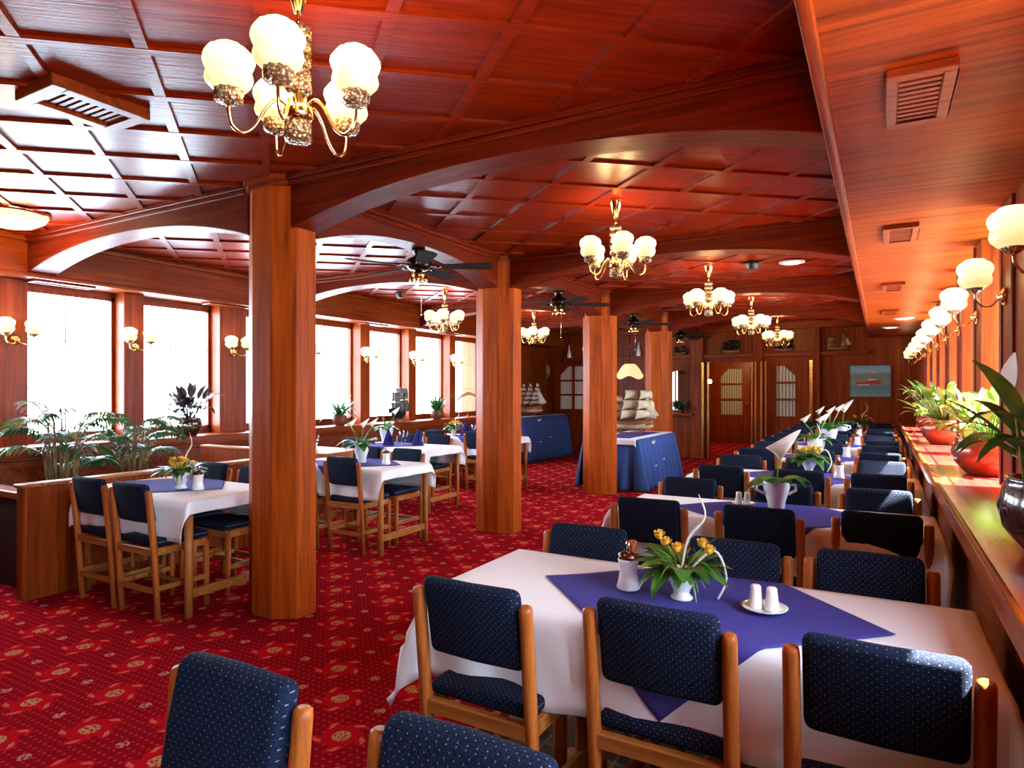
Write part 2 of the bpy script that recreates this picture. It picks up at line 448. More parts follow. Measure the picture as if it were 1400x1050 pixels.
# lintel and base rails behind pilasters on the left
struct(MB().box(-6.98,-6.93,YF,11.05,2.40,ZS).box(-6.98,-6.93,YF,11.05,.945,1.0).build('trim_4', WY), 'head and base rails of the left windows', 'trim')
struct(MB().box(-7.25,-6.80,YF,1.65,.945,ZS).build('wall_left', WZ), 'solid wood wall left of the viewpoint', 'wall')
struct(MB().box(-7.4,-6.98,11.05,YB,0,ZC).build('wall_left', WZ), 'plain wood wall beyond the last left window', 'wall')
# right pilasters + windows
pil_r = [-1.4,-.2,.75,2.0,3.12,4.28,5.42,6.56,7.70,8.84,9.98,11.12,12.26,13.4]
for i,y in enumerate(pil_r):
    if i == 4: continue
    o = MB().box(.58,1.03,y-.14,y+.14,.915,ZS).box(.565,.60,y+.10,y+.13,.93,ZS-.01).build('pilaster', WZ, bevel=(.006,1))
    struct(o, 'wood pilaster between the right windows, %s from the near end' % ORD[i], 'pilaster')
for i in range(len(pil_r)-1):
    if i in (3,4) or i > 10: continue
    wn += 1
    window(wn, 1.0, pil_r[i]+.14, pil_r[i+1]-.14, .96, 2.40, 'right', 'sunlit window of the right wall, %s from the near end' % ORD[i])
struct(MB().box(.60,1.12,1.95,4.14,.915,ZS).box(.60,1.12,11.20,YB,.915,ZS).box(.60,1.12,YF,-1.5,.915,ZS).build('wall_right', WZ), 'solid wood wall section between the right windows', 'wall')
struct(MB().box(.97,1.12,YF,YB,2.40,ZS).box(.97,1.12,YF,YB,.915,.96).build('trim_5', WY), 'head and base rails of the right windows', 'trim')
# wall behind the camera
struct(MB().box(-7.4,1.2,YF-.1,YF,0,ZC+.1).build('wall_near', WX), 'wood wall behind the viewpoint', 'wall')

# columns
def octo(cx, cy, hx, hy, ch, cv): return [(cx-hx+ch,cy-hy),(cx+hx-ch,cy-hy),(cx+hx,cy-hy+cv),(cx+hx,cy+hy-cv),(cx+hx-ch,cy+hy),(cx-hx+ch,cy+hy),(cx-hx,cy+hy-cv),(cx-hx,cy-hy+cv)]
for k,y in enumerate(COLY):
    o = MB().prism(octo(0,0,.225,.165,.135,.085), 0, ZC).build('column', WCOL, loc=(COLX,y,0), bevel=(.006,1))
    struct(o, 'chamfered mahogany column, %s from the front of the row' % ORD[k], 'column')
    cp = MB()
    for e,z0,z1 in ((.022,2.735,2.765),(.04,2.765,2.80)): cp.prism(octo(0,0,.225+e,.165+e,.135+e*.4,.085+e*.4), z0, z1)
    cp.build('cornice', WX, o)
# arched beams
def arch(L, w, n=20, spring=2.47, apex=2.655):
    mb = MB(); pts = []
    for i in range(n+1):
        t = i/n; q = 2*t-1
        pts.append((L*t, spring + (apex-spring)*(1-abs(q)**2.3)))
    vs = []
    for yy in (-w/2, w/2):
        vs += [(x,yy,z) for x,z in pts] + [(x,yy,ZC) for x,z in pts]
    m = n+1; fs = []
    for i in range(n):
        fs += [(i,i+1,m+i+1,m+i), (2*m+i+1,2*m+i,3*m+i,3*m+i+1), (i,2*m+i,2*m+i+1,i+1)]
    fs += [(0,m,3*m,2*m),(n,2*m+n,3*m+n,m+n)]
    mb.add(vs, fs)
    return mb
def beam(x0, y0, x1, y1, label, mat):
    L = math.hypot(x1-x0, y1-y0); a = math.atan2(y1-y0, x1-x0)
    mb = arch(L, .22)
    o = mb.build('arched_beam', mat, loc=(x0,y0,0), bevel=(.005,1)); o.rotation_euler = (0,0,a)
    struct(o, label, 'beam')
    c = MB()
    for e,z0,z1 in ((.022,2.735,2.765),(.04,2.765,2.80)): c.box(.0,L,-.11-e,.11+e,z0,z1)
    c.build('cornice', mat, o, bevel=(.005,1))
for k,y in enumerate(COLY):
    beam(COLX+.2, y, XR+.01, y, 'arched cross beam from the %s column to the right soffit' % ORD[k], WBEAM_SHADED)
    beam(XL-.01, y, COLX-.2, y, 'arched cross beam from the left window side to the %s column' % ORD[k], WBEAM_SHADED)
    if k < 3: beam(COLX, y+.2, COLX, COLY[k+1]-.2, 'arched beam between the %s and %s columns' % (ORD[k], ORD[k+1]), WBEAM_SHADED)
beam(COLX, COLY[3]+.2, COLX, YB, 'arched beam from the last column to the far wall', WBEAM_SHADED)

# ------------------------------------------------------------------ far wall, doors, niches
def px_x(px, y):   # lateral position on a plane at distance y for a bearing given in frame pixels
    th = math.atan(503/892.); u = (px-700)/892.
    return y*(-math.sin(th)+u*math.cos(th))/(math.cos(th)+u*math.sin(th))
fw = MB()
X1, X2 = -3.16, -2.20          # opening to the vestibule
fw.box(-7.4,-4.25,YB,YB+.15,0,ZC).box(-3.55,X1,YB,YB+.15,0,ZC).box(-4.25,-3.55,YB,YB+.15,0,.95).box(-4.25,-3.55,YB,YB+.15,1.92,ZC)
fw.box(X1,X2,YB,YB+.15,2.03,ZC).box(X2,1.2,YB,YB+.15,0,ZC)
struct(fw.build('wall_far', WZ), 'dark wood far wall holding the doors and painting', 'wall')
# vestibule
v = MB(); v.box(-5.5,-5.4,YB+.15,18.5,0,2.5).box(-1.9,-1.8,YB+.15,18.5,0,2.5).box(-5.5,-1.8,18.4,18.55,0,2.5).box(-5.5,-1.8,YB+.15,18.5,2.45,2.55)
struct(v.build('wall_vestibule', WZ), 'wood walls of the vestibule beyond the far opening', 'wall')
struct(MB().box(-5.5,-1.8,YB+.05,18.5,-.1,0).build('floor', CARPET), 'red carpet of the vestibule beyond the far opening', 'floor')
# pilasters and ledge of the far wall
for px0,px1,lab in ((944,961,'between arched niche and left brass framed opening'),(1030,1042,'between the two brass framed doors'),(1108,1121,'right of the brass framed doors')):
    a, b = px_x(px0,YB-.12), px_x(px1,YB-.12)
    struct(MB().box(a,b,YB-.14,YB,0,ZC).build('pilaster', WZ, bevel=(.006,1)), 'wood pilaster on far wall '+lab, 'pilaster')
struct(MB().box(-6.5,-.2,YB-.10,YB,2.12,2.2).build('trim_6', WX, bevel=(.006,1)), 'ledge above the far doors carrying model ships', 'ledge')
struct(MB().box(-6.5,-.2,YB-.22,YB,2.66,ZC).build('trim_7', WX), 'head beam across the top of the far wall', 'trim')

NET_BACKLIT = NET.copy(); NET_BACKLIT.name = 'net_curtain_painted_backlit'  # lightened copy; daylight behind the curtain is put into the colour
for q in NET_BACKLIT.node_tree.nodes:
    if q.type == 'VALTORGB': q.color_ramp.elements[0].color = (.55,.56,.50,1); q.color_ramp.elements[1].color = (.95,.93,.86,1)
def door(n, x0, x1, z1, y, label, cols, mirror=False, panes_z=(.95,1.93), inset=.17, handle=1):
    d = thing('door_%d' % n, label, 'door', ((x0+x1)/2,y,0), 0, None, 'structure')
    h = (x1-x0)/2; pz0, pz1 = panes_z; px = h-inset
    mb = MB(); mb.box(-h,h,-.045,-.005,.0,pz0).box(-h,-px,-.045,-.005,pz0,z1).box(px,h,-.045,-.005,pz0,z1).box(-px,px,-.045,-.005,pz1,z1)
    rows = 3; bw = .022
    for k in range(1, rows):
        zz = pz0+(pz1-pz0)*k/rows; mb.box(-px,px,-.045,-.005,zz-bw,zz+bw)
    for k in range(1, cols):
        xx = -px+2*px*k/cols; mb.box(xx-bw,xx+bw,-.045,-.005,pz0,pz1)
    # chamfered upper corner
    sx = 1 if mirror else -1; q = .2
    tri = [(sx*px,-.045,pz1),(sx*(px-q),-.045,pz1),(sx*px,-.045,pz1-q)]; tri2 = [(a,-.005,c) for a,_,c in tri]
    mb.add(tri+tri2, [(0,1,2),(5,4,3),(0,3,4,1),(1,4,5,2),(2,5,3,0)])
    mb.box(-h+.06,h-.06,-.052,-.045,.12,pz0-.12)
    mb.build('door_leaf', WZ, d)
    MB().box(-px,px,-.012,-.006,pz0,pz1).build('curtained_pane', NET_BACKLIT if n == 1 else NET, d)
    if handle:
        hx = (-1 if mirror else 1)*(h-.07)
        MB().tube([(hx,-.045,.95),(hx,-.10,.97),(hx,-.10,1.15),(hx,-.045,1.17)], .012, 8).build('handle', BRASS, d)
    return d
door(1, -6.78, -5.75, 2.08, YB, 'white curtained glazed door behind the far left display table', 2, panes_z=(1.0,2.0), handle=0)
door(2, px_x(976,18.4), px_x(1026,18.4), 2.12, 18.4, 'glazed door seen through the brass framed opening', 1, panes_z=(.78,2.02), inset=.2)
door(3, px_x(1043,YB), px_x(1107,YB), 2.03, YB, 'glazed door with net curtain beside the painting', 1, True, panes_z=(.92,1.93), inset=.26)
# brass posts
for px,w,lab in ((961,.022,'outer left of vestibule opening'),(968.5,.02,'inner left of vestibule opening'),(1028,.014,'inner right of vestibule opening'),(1033,.018,'left of the centre pilaster'),(1041,.02,'right of the centre pilaster'),(1047,.014,'left of the curtained door'),(1109,.028,'right of the curtained door')):
    x = px_x(px, YB-.16)
    o = MB().box(-w,w,-.02,.02,0,2.03).build('brass_post', GOLDF, loc=(x,YB-.165,0)); tag(o, 'slim brass post at %s' % lab, 'post', 'brass door posts')
# arched niche with plant
al = thing('wall_niche', 'arched wood niche with planted ledge on the far wall', 'niche', (px_x(929,YB),YB,0), 0, None, 'structure')
nm = MB(); w = .33
for a in ((-w,-w+.06),(w-.06,w)): nm.box(a[0],a[1],-.04,.02,.95,1.7)
arc = [(w*math.cos(t), 1.68+.25*math.sin(t)) for t in [PI*i/8 for i in range(9)]]; ai = [((w-.06)*math.cos(t), 1.68+.19*math.sin(t)) for t in [PI*i/8 for i in range(9)]]
for i in range(8):
    a, b = arc[i], arc[i+1]; q = [a, b, (b[0],1.97), (a[0],1.97)]
    nm.add([(x,-.012,z) for x,z in q]+[(x,.02,z) for x,z in q], [(0,1,2,3),(7,6,5,4),(0,4,5,1),(2,6,7,3)])
for i in range(8):
    q = [arc[i],arc[i+1],ai[i+1],ai[i]]
    nm.add([(a,-.04,b) for a,b in q]+[(a,.02,b) for a,b in q], [(0,1,2,3),(7,6,5,4),(0,4,5,1),(2,6,7,3)])
nm.box(-w,w,-.21,.02,.90,.95); nm.build('niche_frame', WZ, al)
MB().box(-.35,.35,.30,.32,.9,2.0).build('niche_back', WZ, al)
MB().box(-.26,-.19,.28,.30,1.0,1.9).box(-.15,-.12,.28,.30,1.0,1.9).build('glow_strip', emis('glow_for_daylight',(.9,.95,1),1.0), al)  # glowing strips added to stand in for daylight beyond the niche

# ------------------------------------------------------------------ chairs
def make_chair(name, label):
    t = thing(name, label, 'chair')
    pad = MB()
    def pf(i, j): return None
    # back pad: slightly leaning, soft block
    vs = []; 
    for z, y in ((.605,.020),(.735,-.003),(.86,-.032)):
        for yy in (y-.03, y+.03):
            for x in (-.172,0,.172): vs.append((x, yy - (.010 if x == 0 else 0), z))
    fs = []
    def I(l, s, k): return l*6+s*3+k
    for l in range(2):
        for k in range(2):
            fs += [(I(l,0,k),I(l,0,k+1),I(l+1,0,k+1),I(l+1,0,k)), (I(l,1,k+1),I(l,1,k),I(l+1,1,k),I(l+1,1,k+1))]
        fs += [(I(l,0,0),I(l+1,0,0),I(l+1,1,0),I(l,1,0)), (I(l,0,2),I(l,1,2),I(l+1,1,2),I(l+1,0,2))]
    for k in range(2):
        fs += [(I(0,0,k),I(0,1,k),I(0,1,k+1),I(0,0,k+1)), (I(2,0,k),I(2,0,k+1),I(2,1,k+1),I(2,1,k))]
    pad.add(vs, fs)
    pad.build('backrest', FAB, t, bevel=(.026,4))
    MB().box(-.19,.19,.015,.40,.455,.505).build('seat', FAB, t, bevel=(.02,3))
    for s in (-1,1):
        MB().tube([(s*.196,.03,0),(s*.196,.008,.42),(s*.196,-.03,.80),(s*.196,-.032,.815),(s*.196,-.0325,.82)], [.019,.021,.021,.019,.012], 12).build('back_post', OAKR, t)
        MB().tube([(s*.19,.375,0),(s*.19,.372,.44)], [.018,.021], 12).build('leg', OAKR, t)
    f = MB()
    f.box(-.185,.185,-.008,.022,.405,.452).box(-.18,.18,.36,.385,.405,.452)
    for s in (-1,1): f.box(s*.19-.012,s*.19+.012,.02,.37,.405,.452)
    f.build('seat_frame', OAKX, t, bevel=(.004,1))
    g = MB()
    for s in (-1,1): g.box(s*.193-.010,s*.193+.010,.03,.37,.18,.212)
    g.box(-.19,.19,.006,.026,.165,.197).box(-.19,.19,.20,.22,.185,.207)
    g.build('stretcher', OAKX, t)
    return t
chair0 = make_chair('dining_chair', 'x')
used = [False]
def chair(x, y, facing, label, group):
    global chair0
    rz = {'away':0, 'toward':PI}.get(facing, facing)
    if not used[0]:
        used[0] = True; c = chair0; c.location = (x,y,0); c.rotation_euler = (0,0,rz); c['label'] = label; c['group'] = group
        return c
    return dup(chair0, (x,y,0), rz, label, group)

# ------------------------------------------------------------------ cloth
def drape_pt(u, v, L, W, ph, off):
    hx, hy = L/2, W/2; rc = .012
    ex = max(0., abs(u)-hx); ey = max(0., abs(v)-hy)
    sx = 1 if u > 0 else -1; sy = 1 if v > 0 else -1
    x = max(-hx, min(hx, u)); y = max(-hy, min(hy, v)); z = 0.
    r = math.hypot(ex, ey)
    if r > 0:
        a = math.atan2(ey, ex)
        k = min(1, r/.02)
        wv = .013*math.sin(9*(v if ex > ey else u)*2.2 + ph) + .008*math.sin(23*(v if ex > ey else u) + 2*ph)
        out = rc*k + off + (r*.07 + wv*min(1, r/.2)) 
        fold = r*.42*math.sin(2*a)**2
        out += fold*.6
        # a corner pleat stands off along the diagonal, edges hang straight
        x += sx*out*math.cos(a) ; y += sy*out*math.sin(a)
        z = -math.sqrt(max(0, r*r - (fold*.6)**2)) if r > .004 else 0
        z = -max(0, -z - .006)
    return (x, y, z + off)
def cloth_mesh(L, W, ol, orr, of, ob, ph, nu=64, nv=40, off=.003):
    mb = MB()
    def cuts(h, lo, hi, n):
        a = [-h-lo + lo*i/8 for i in range(8)] + [-h + 2*h*i/n for i in range(n)] + [h + hi*i/8 for i in range(9)]
        return a
    us = cuts(L/2, ol, orr, nu//2); vs_ = cuts(W/2, of, ob, nv//2)
    w = len(us)
    mb.add([drape_pt(u, v, L, W, ph, off) for v in vs_ for u in us], [(j*w+i, j*w+i+1, (j+1)*w+i+1, (j+1)*w+i) for j in range(len(vs_)-1) for i in range(w-1)], 0, True)
    return mb
def overlay_mesh(L, W, half, ang, cx, cy, ph, n=36, off=.008):
    mb = MB(); c, s = math.cos(ang), math.sin(ang)
    def fn(a, b):
        p, q = (2*a-1)*half, (2*b-1)*half
        u, v = cx + p*c - q*s, cy + p*s + q*c
        x, y, z = drape_pt(u, v, L, W, ph, off)
        if abs(u) < L/2 and abs(v) < W/2: z += .0015*math.sin(p*14+ph)
        return (x, y, z)
    mb.grid(fn, n, n); return mb

# ------------------------------------------------------------------ tables
TZ = .745
def window_table(i, x, y):
    L, W = 1.64, .66
    t = thing('dining_table', '%s wooden dining table from the viewpoint along the right sill' % ORD[i], 'table', (x,y,0), 0, 'tables along the right sill')
    MB().box(-L/2,L/2,-W/2,W/2,TZ-.03,TZ).build('table_top', OAKX, t, bevel=(.004,1))
    MB().box(-.6,.6,-.10,.10,TZ-.09,TZ-.03).build('apron', OAKX, t)
    for sx in (-1,1):
        for q in (-.045,.045):
            MB().tube([(sx*.42+q,0,.05),(sx*.42+q,0,TZ-.06)], .026, 12).build('leg', OAKR, t)
        MB().box(sx*.42-.08,sx*.42+.08,-.16,.16,0,.05).build('foot', OAKR, t, bevel=(.01,2))
    ph = R.uniform(0,6)
    cl = cloth_mesh(L, W, .29, .0 if False else .10, .30, .30, ph).build('tablecloth', CLOTHW, loc=(x,y,TZ), solid=.0015)
    tag(cl, 'white tablecloth hanging over the %s table along the right sill' % ORD[i], 'tablecloth', 'white tablecloths')
    ov = overlay_mesh(L, W, .40, PI/4+R.uniform(-.05,.05), .03+R.uniform(-.03,.03), R.uniform(-.02,.02), ph).build('table_overlay', BLUE, loc=(x,y,TZ), solid=.0015)
    tag(ov, 'violet blue square overlay laid diagonally on the %s table along the right sill' % ORD[i], 'table overlay', 'blue overlays')
ROW = [2.19 + 1.76*k for k in range(7)]
TX = -.565
seat_name = ['aisle seat','middle seat','sill seat']
jit = {(0,0):(.005,-.06),(0,1):(.0,.01),(0,2):(.0,.0),(1,0):(.0,-.04),(1,1):(.0,-.02),(1,2):(.0,.10)}
for i,y in enumerate(ROW):
    window_table(i, TX, y)
    for k,dx in enumerate((-.535,.03,.57)):
        jx, jy = jit.get((i,k), (R.uniform(-.02,.02), R.uniform(-.05,.03)))
        chair(TX+dx+jx, y-.42+jy, R.uniform(-.02,.02), 'navy dotted chair on the near side of the %s sill table, %s' % (ORD[i], seat_name[k]), 'chairs at the sill tables')
        if i == 0: jx, jy = ((.0,-.02),(.035,.01),(-.04,.04))[k]
        else: jx, jy = (R.uniform(-.02,.02), R.uniform(-.02,.05))
        chair(TX+dx+jx, y+.43+jy, PI+R.uniform(-.02,.02), 'navy dotted chair on the far side of the %s sill table, %s' % (ORD[i], seat_name[k]), 'chairs at the sill tables')
chair(-1.195, .895, PI, 'blue dotted chair cut off by the bottom edge, over open carpet', 'chairs at the bottom edge')
chair(-.615, .905, PI-.01, 'blue dotted chair cut off by the bottom edge, before the first sill table', 'chairs at the bottom edge')

def left_table(x, y, L, W, lab, cloth=True, overlay=True, ov_c=(0,0), bare=False):
    t = thing('dining_table', 'honey oak table with side stretchers, '+lab, 'table', (x,y,0), 0, 'tables on the left side')
    MB().box(-L/2,L/2,-W/2,W/2,TZ-.025,TZ).build('table_top', OAKX, t, bevel=(.004,1))
    a = MB()
    for sy in (-1,1): a.box(-L/2+.04,L/2-.04,sy*(W/2-.03)-.01,sy*(W/2-.03)+.01,TZ-.085,TZ-.025)
    for sx in (-1,1): a.box(sx*(L/2-.03)-.012,sx*(L/2-.03)+.012,-W/2+.04,W/2-.04,TZ-.085,TZ-.025)
    a.build('apron', OAKX, t)
    for sx in (-1,1):
        for sy in (-1,1):
            MB().tube([(sx*(L/2-.028),sy*(W/2-.03),0),(sx*(L/2-.028),sy*(W/2-.03),TZ-.03)], .027, 12).build('leg', OAK, t)
        MB().box(sx*(L/2-.03)-.014,sx*(L/2-.03)+.014,-W/2+.03,W/2-.03,.12,.175).build('stretcher', OAKX, t)
    ph = R.uniform(0,6)
    if cloth:
        cl = cloth_mesh(L, W, .1, .09, .27, .24, ph).build('tablecloth', CLOTHW, loc=(x,y,TZ), solid=.0015)
        tag(cl, 'white tablecloth over the table '+lab, 'tablecloth', 'white tablecloths')
    if overlay:
        ov = overlay_mesh(L, W, .36, PI/4+.1, ov_c[0], ov_c[1], ph).build('table_overlay', BLUE, loc=(x,y,TZ), solid=.0015)
        tag(ov, 'violet blue overlay on the table '+lab, 'table overlay', 'blue overlays')
LA, LBt, LC, LD, LE = 'left of the first column', 'left of the second column', 'behind the middle left table with napkins', 'below the last left windows', 'with bare wooden top in the booth'
left_table(-4.42, 2.93, 1.22, .70, LA, ov_c=(-.12,.02))
left_table(-4.38, 4.72, 1.22, .70, LBt, ov_c=(.0,0))
left_table(-5.25, 6.50, 1.30, .66, LC, ov_c=(-.2,0))
left_table(-5.35, 8.32, 1.50, .66, LD, overlay=True, ov_c=(.1,0))
left_table(-5.86, 5.60, 1.05, .64, LE, cloth=False, overlay=False)
for cx, cy, f, lab in ((-4.65,2.46,0,'near side of the table left of the first column, seat by the partition'),(-4.16,2.455,0,'near side of the table left of the first column, seat by the column'),
    (-4.72,3.40,PI,'far side of the table left of the first column, by the partition'),(-4.20,3.40,PI,'far side of the table left of the first column, by the column'),
    (-4.66,4.28,.0,'near side of the table left of the second column, half hidden'),(-4.13,4.30,0,'near side of the table left of the second column, fully in view'),
    (-4.66,5.17,PI,'far side of the table left of the second column, left seat'),(-4.14,5.17,PI,'far side of the table left of the second column, right seat'),
    (-5.55,6.98,PI,'far side of the napkin table in the left aisle, left seat'),(-5.05,6.98,PI,'far side of the napkin table in the left aisle, right seat'),
    (-5.70,7.83,0,'near side of the table below the last left windows, left seat'),(-4.98,7.83,0,'near side of the table below the last left windows, right seat'),
    (-5.60,8.80,PI,'far side of the table below the last left windows, left seat'),(-5.02,8.80,PI,'far side of the table below the last left windows, right seat'),
    (-5.65,6.06,PI,'far side of the bare wooden booth table')):
    chair(cx, cy, f, 'navy chair, '+lab, 'chairs on the left side')

# ------------------------------------------------------------------ table settings
def lathe_obj(name, prof, mat, parent=None, loc=None, seg=18, **k):
    return MB().lathe(prof, (0,0,0), seg, **k).build(name, mat, parent, loc)
def dispenser(loc, label):
    t = thing('sugar_dispenser', label, 'sugar dispenser', loc, 0, 'sugar dispensers')
    lathe_obj('jar', [(.038,0),(.042,.006),(.036,.03),(.031,.06),(.033,.085),(.037,.10),(.036,.105)], WHITE, t)
    lathe_obj('lid', [(.035,.104),(.037,.108),(.035,.122),(.022,.128),(.012,.132)], BROWNM, t)
    MB().tube([(0,0,.128),(0,0,.15),(-.004,0,.165)], .007, 8).build('spout', STEEL, t)
    return t
def shakers(loc, label):
    s = tag(lathe_obj('saucer', [(.035,0),(.045,.004),(.068,.014),(.070,.017),(.060,.013),(.03,.007)], WHITE, None, loc, seg=24), 'white saucer holding the cruets '+label, 'saucer', 'saucers')
    for k,dx in enumerate((-.026,.022)):
        o = tag(lathe_obj('salt_shaker' if k else 'pepper_shaker', [(.021,0),(.022,.004),(.020,.03),(.0165,.06),(.016,.068),(.010,.073)], WHITE, None, (loc[0]+dx,loc[1]-.004*k,loc[2]+.008), seg=16),
            ('white salt shaker standing right on the saucer ' if k else 'white pepper shaker standing left on the saucer ')+label, 'shaker', 'shakers')
def calla(mb, base, top, r, mat=0):
    """trumpet spathe"""
    b = Vector(base); t = Vector(top)
    def fn(a, q):
        g = 2*PI*a; rr = r*(.10+.90*q**1.15); 
        lip = .5+.5*math.cos(g)
        return (t.x + rr*math.cos(g)*(1+.45*lip*q*q), t.y + rr*math.sin(g), t.z + r*1.05*q*(1-.25*q*(1-lip)) + r*1.15*q**3*lip**2)
    mb.grid(fn, 14, 6, mat)
def vase_thing(loc, label, kind, s=1.0, seed=0):
    rg = random.Random(seed)
    t = thing('flower_vase', label, 'flower vase', loc, rg.uniform(0,.6), 'table flower vases')
    hz = .12*s
    if kind in ('yellow','orange'):
        prof = [(.034,0),(.036,.006),(.024,.018),(.028,.03),(.042,.06),(.052,.085),(.058,.105),(.056,.108),(.046,.10)]
    elif kind == 'calla_jug':
        prof = [(.034,0),(.036,.005),(.030,.02),(.042,.06),(.05,.085),(.040,.11),(.044,.125),(.040,.125)]
    else:
        prof = [(.036,0),(.038,.006),(.040,.03),(.052,.07),(.060,.10),(.058,.118),(.062,.125),(.054,.125)]
    lathe_obj('vase', [(r*s,z*s) for r,z in prof], WHITE, t)
    top = prof[-1][1]*s
    if kind in ('leafy','orange'):
        for sx in (-1,1):
            MB().tube([(sx*.056*s,0,.112*s),(sx*.085*s,0,.11*s),(sx*.088*s,0,.085*s),(sx*.052*s,0,.065*s)], .007*s, 8).build('handle', WHITE, t)
    lv = MB(); fl = MB()
    n = 26 if kind in ('yellow','orange') else 11
    for i in range(n):
        a = 2*PI*i/n + rg.uniform(-.2,.2)
        el = rg.uniform(.35,1.1)
        lv.leaf((.02*s*math.cos(a),.02*s*math.sin(a),top-.015), (math.cos(a),math.sin(a),el), rg.uniform(.10,.17)*s, rg.uniform(.05,.075)*s, droop=rg.uniform(.6,1.3))
    lv.build('foliage', LEAF, t)
    if kind in ('yellow','orange'):
        sp = MB()
        for i in range(44):
            a = rg.uniform(0,2*PI); e = rg.uniform(.2,1.6)
            sp.leaf((.015*s*math.cos(a),.015*s*math.sin(a),top-.01), (math.cos(a),math.sin(a),e), rg.uniform(.10,.18)*s, .009*s, droop=rg.uniform(.5,1.6), n=5)
        sp.build('spray', LEAFB, t)
        nb = 5 if kind == 'yellow' else 11
        for i in range(nb):
            a = 2*PI*i/nb+rg.uniform(-.4,.4); rr = (rg.uniform(.05,.095) if kind == 'yellow' else rg.uniform(.02,.075))*s; zz = top+(rg.uniform(.05,.085) if kind == 'yellow' else rg.uniform(.03,.06))*s
            f = MB()
            for q in range(14):
                b = 2*PI*q/14*1.37; f.leaf((rr*math.cos(a),rr*math.sin(a),zz), (math.cos(b),math.sin(b),.45+.09*q), .030*s, .024*s, droop=-.7, n=3)
            f.lathe([(.004,-.004),(.013*s,.004),(.014*s,.014*s),(.006*s,.022*s)], (rr*math.cos(a),rr*math.sin(a),zz), 8)
            f.build('blossom', PETALY, t)
        MB().tube(curve([(.03*s,0,top),(.10*s,.0,top+.06*s),(.135*s,.0,top-.02*s),(.11*s,0,.01*s)]), .004*s, 6).build('curled_reed', PETALW, t)
        MB().tube(curve([(0,.01,top),(.02*s,.02,top+.09*s),(.07*s,.02,top+.16*s),(.05*s,.02,top+.23*s)]), [.004*s]*10+[.003*s]*4+[.0015*s]*2, 6).build('curled_reed', PETALW, t)
    else:
        nf = 1 if kind == 'leafy' else 3
        for i in range(nf):
            a = 2*PI*i/max(1,nf)+.6+rg.uniform(-.3,.3); q = (.03 if nf == 1 else .075)*s; hh = top + rg.uniform(.10,.15)*s
            f = MB().tube([(0,0,top-.02),(q*.5*math.cos(a),q*.5*math.sin(a),top+.06*s),(q*math.cos(a),q*math.sin(a),hh)], .004*s, 6, mat=1)
            calla(f, (0,0,0), (q*math.cos(a),q*math.sin(a),hh), (.056 if nf == 1 else .026)*s*1.15)
            f.build('calla_flower', [PETALW, LEAFB], t)
    return t
TT = TZ+.011
NW = ['first','second','third','fourth','fifth','sixth','seventh']
vase_thing((-.575,2.17,TT), 'white vase of yellow roses and curled reeds on the nearest sill table', 'yellow', 1.05, 3)
dispenser((-.765,2.185,TT), 'white sugar dispenser with brown lid on the nearest sill table')
shakers((-.315,2.17,TT), 'on the nearest sill table')
vase_thing((-.53,4.10,TT), 'two handled white vase with broad leaves and one calla on the second sill table', 'leafy', 1.25, 5)
shakers((-.715,4.10,TT), 'on the second sill table')
vase_thing((-.515,5.95,TT), 'white vase of yellow blossoms on the third sill table', 'orange', 1.25, 8)
dispenser((-.28,5.72,TT), 'white sugar dispenser on the third sill table')
vase_thing((-.58,7.50,TT), 'white vase of three callas on the fourth sill table', 'callas', 1.5, 9)
dispenser((-.30,7.55,TT), 'white sugar dispenser on the fourth sill table')
vase_thing((-.56,9.2,TT), 'tall white vase of callas on the fifth sill table', 'callas', 1.6, 11)
dispenser((-.25,9.30,TT), 'white sugar dispenser on the fifth sill table')
vase_thing((-.50,11.0,TT), 'white vase with leaves and a calla on the sixth sill table', 'leafy', 1.4, 12)
dispenser((-.27,11.05,TT), 'white sugar dispenser on the sixth sill table')
vase_thing((-.28,12.7,TT), 'white vase of pale yellow flowers on the farthest sill table', 'yellow', 1.4, 13)
vase_thing((-4.29,2.86,TT), 'white vase of orange flowers on the table left of the first column', 'orange', 1.2, 14)
dispenser((-4.13,2.88,TT), 'white sugar dispenser on the table left of the first column')
vase_thing((-4.33,4.74,TT), 'white jug with three callas on the table left of the second column', 'calla_jug', 1.4, 15)
dispenser((-4.00,4.71,TT), 'white sugar dispenser on the table left of the second column')
vase_thing((-5.62,6.62,TT), 'white vase with callas on the napkin table in the left aisle', 'callas', 1.5, 16)
vase_thing((-5.75,8.35,TT), 'vase of yellow flowers on the table below the last left windows', 'orange', 1.2, 17)
vase_thing((-4.95,8.42,TT), 'second vase of yellow flowers nearer the second column', 'yellow', 1.3, 18)
vase_thing((-6.02,5.56,TZ), 'white heart shaped vase with leaves on the bare booth table', 'leafy', 1.0, 19)
def napkin(loc, label, rz=0):
    t = MB(); 
    def fn(a, b):
        g = 2*PI*a; r = .062*(1-b)**.9
        return (r*math.cos(g)*1.25, r*math.sin(g)*(.55), .22*b)
    t.grid(fn, 16, 6); t.leaf((.03,-.02,0), (.2,-.15,1), .19, .05, droop=0, n=4)
    o = t.build('folded_napkin', NAPK, loc=loc); o.rotation_euler = (0,0,rz)
    return tag(o, label, 'napkin', 'standing blue napkins')
def wineglass(loc, label):
    o = lathe_obj('wine_glass', [(.032,0),(.032,.003),(.005,.008),(.004,.085),(.022,.105),(.034,.135),(.030,.175),(.029,.175),(.032,.135),(.02,.108),(.002,.098)], plain_glass, None, loc, seg=16)
    return tag(o, label, 'wine glass', 'wine glasses')
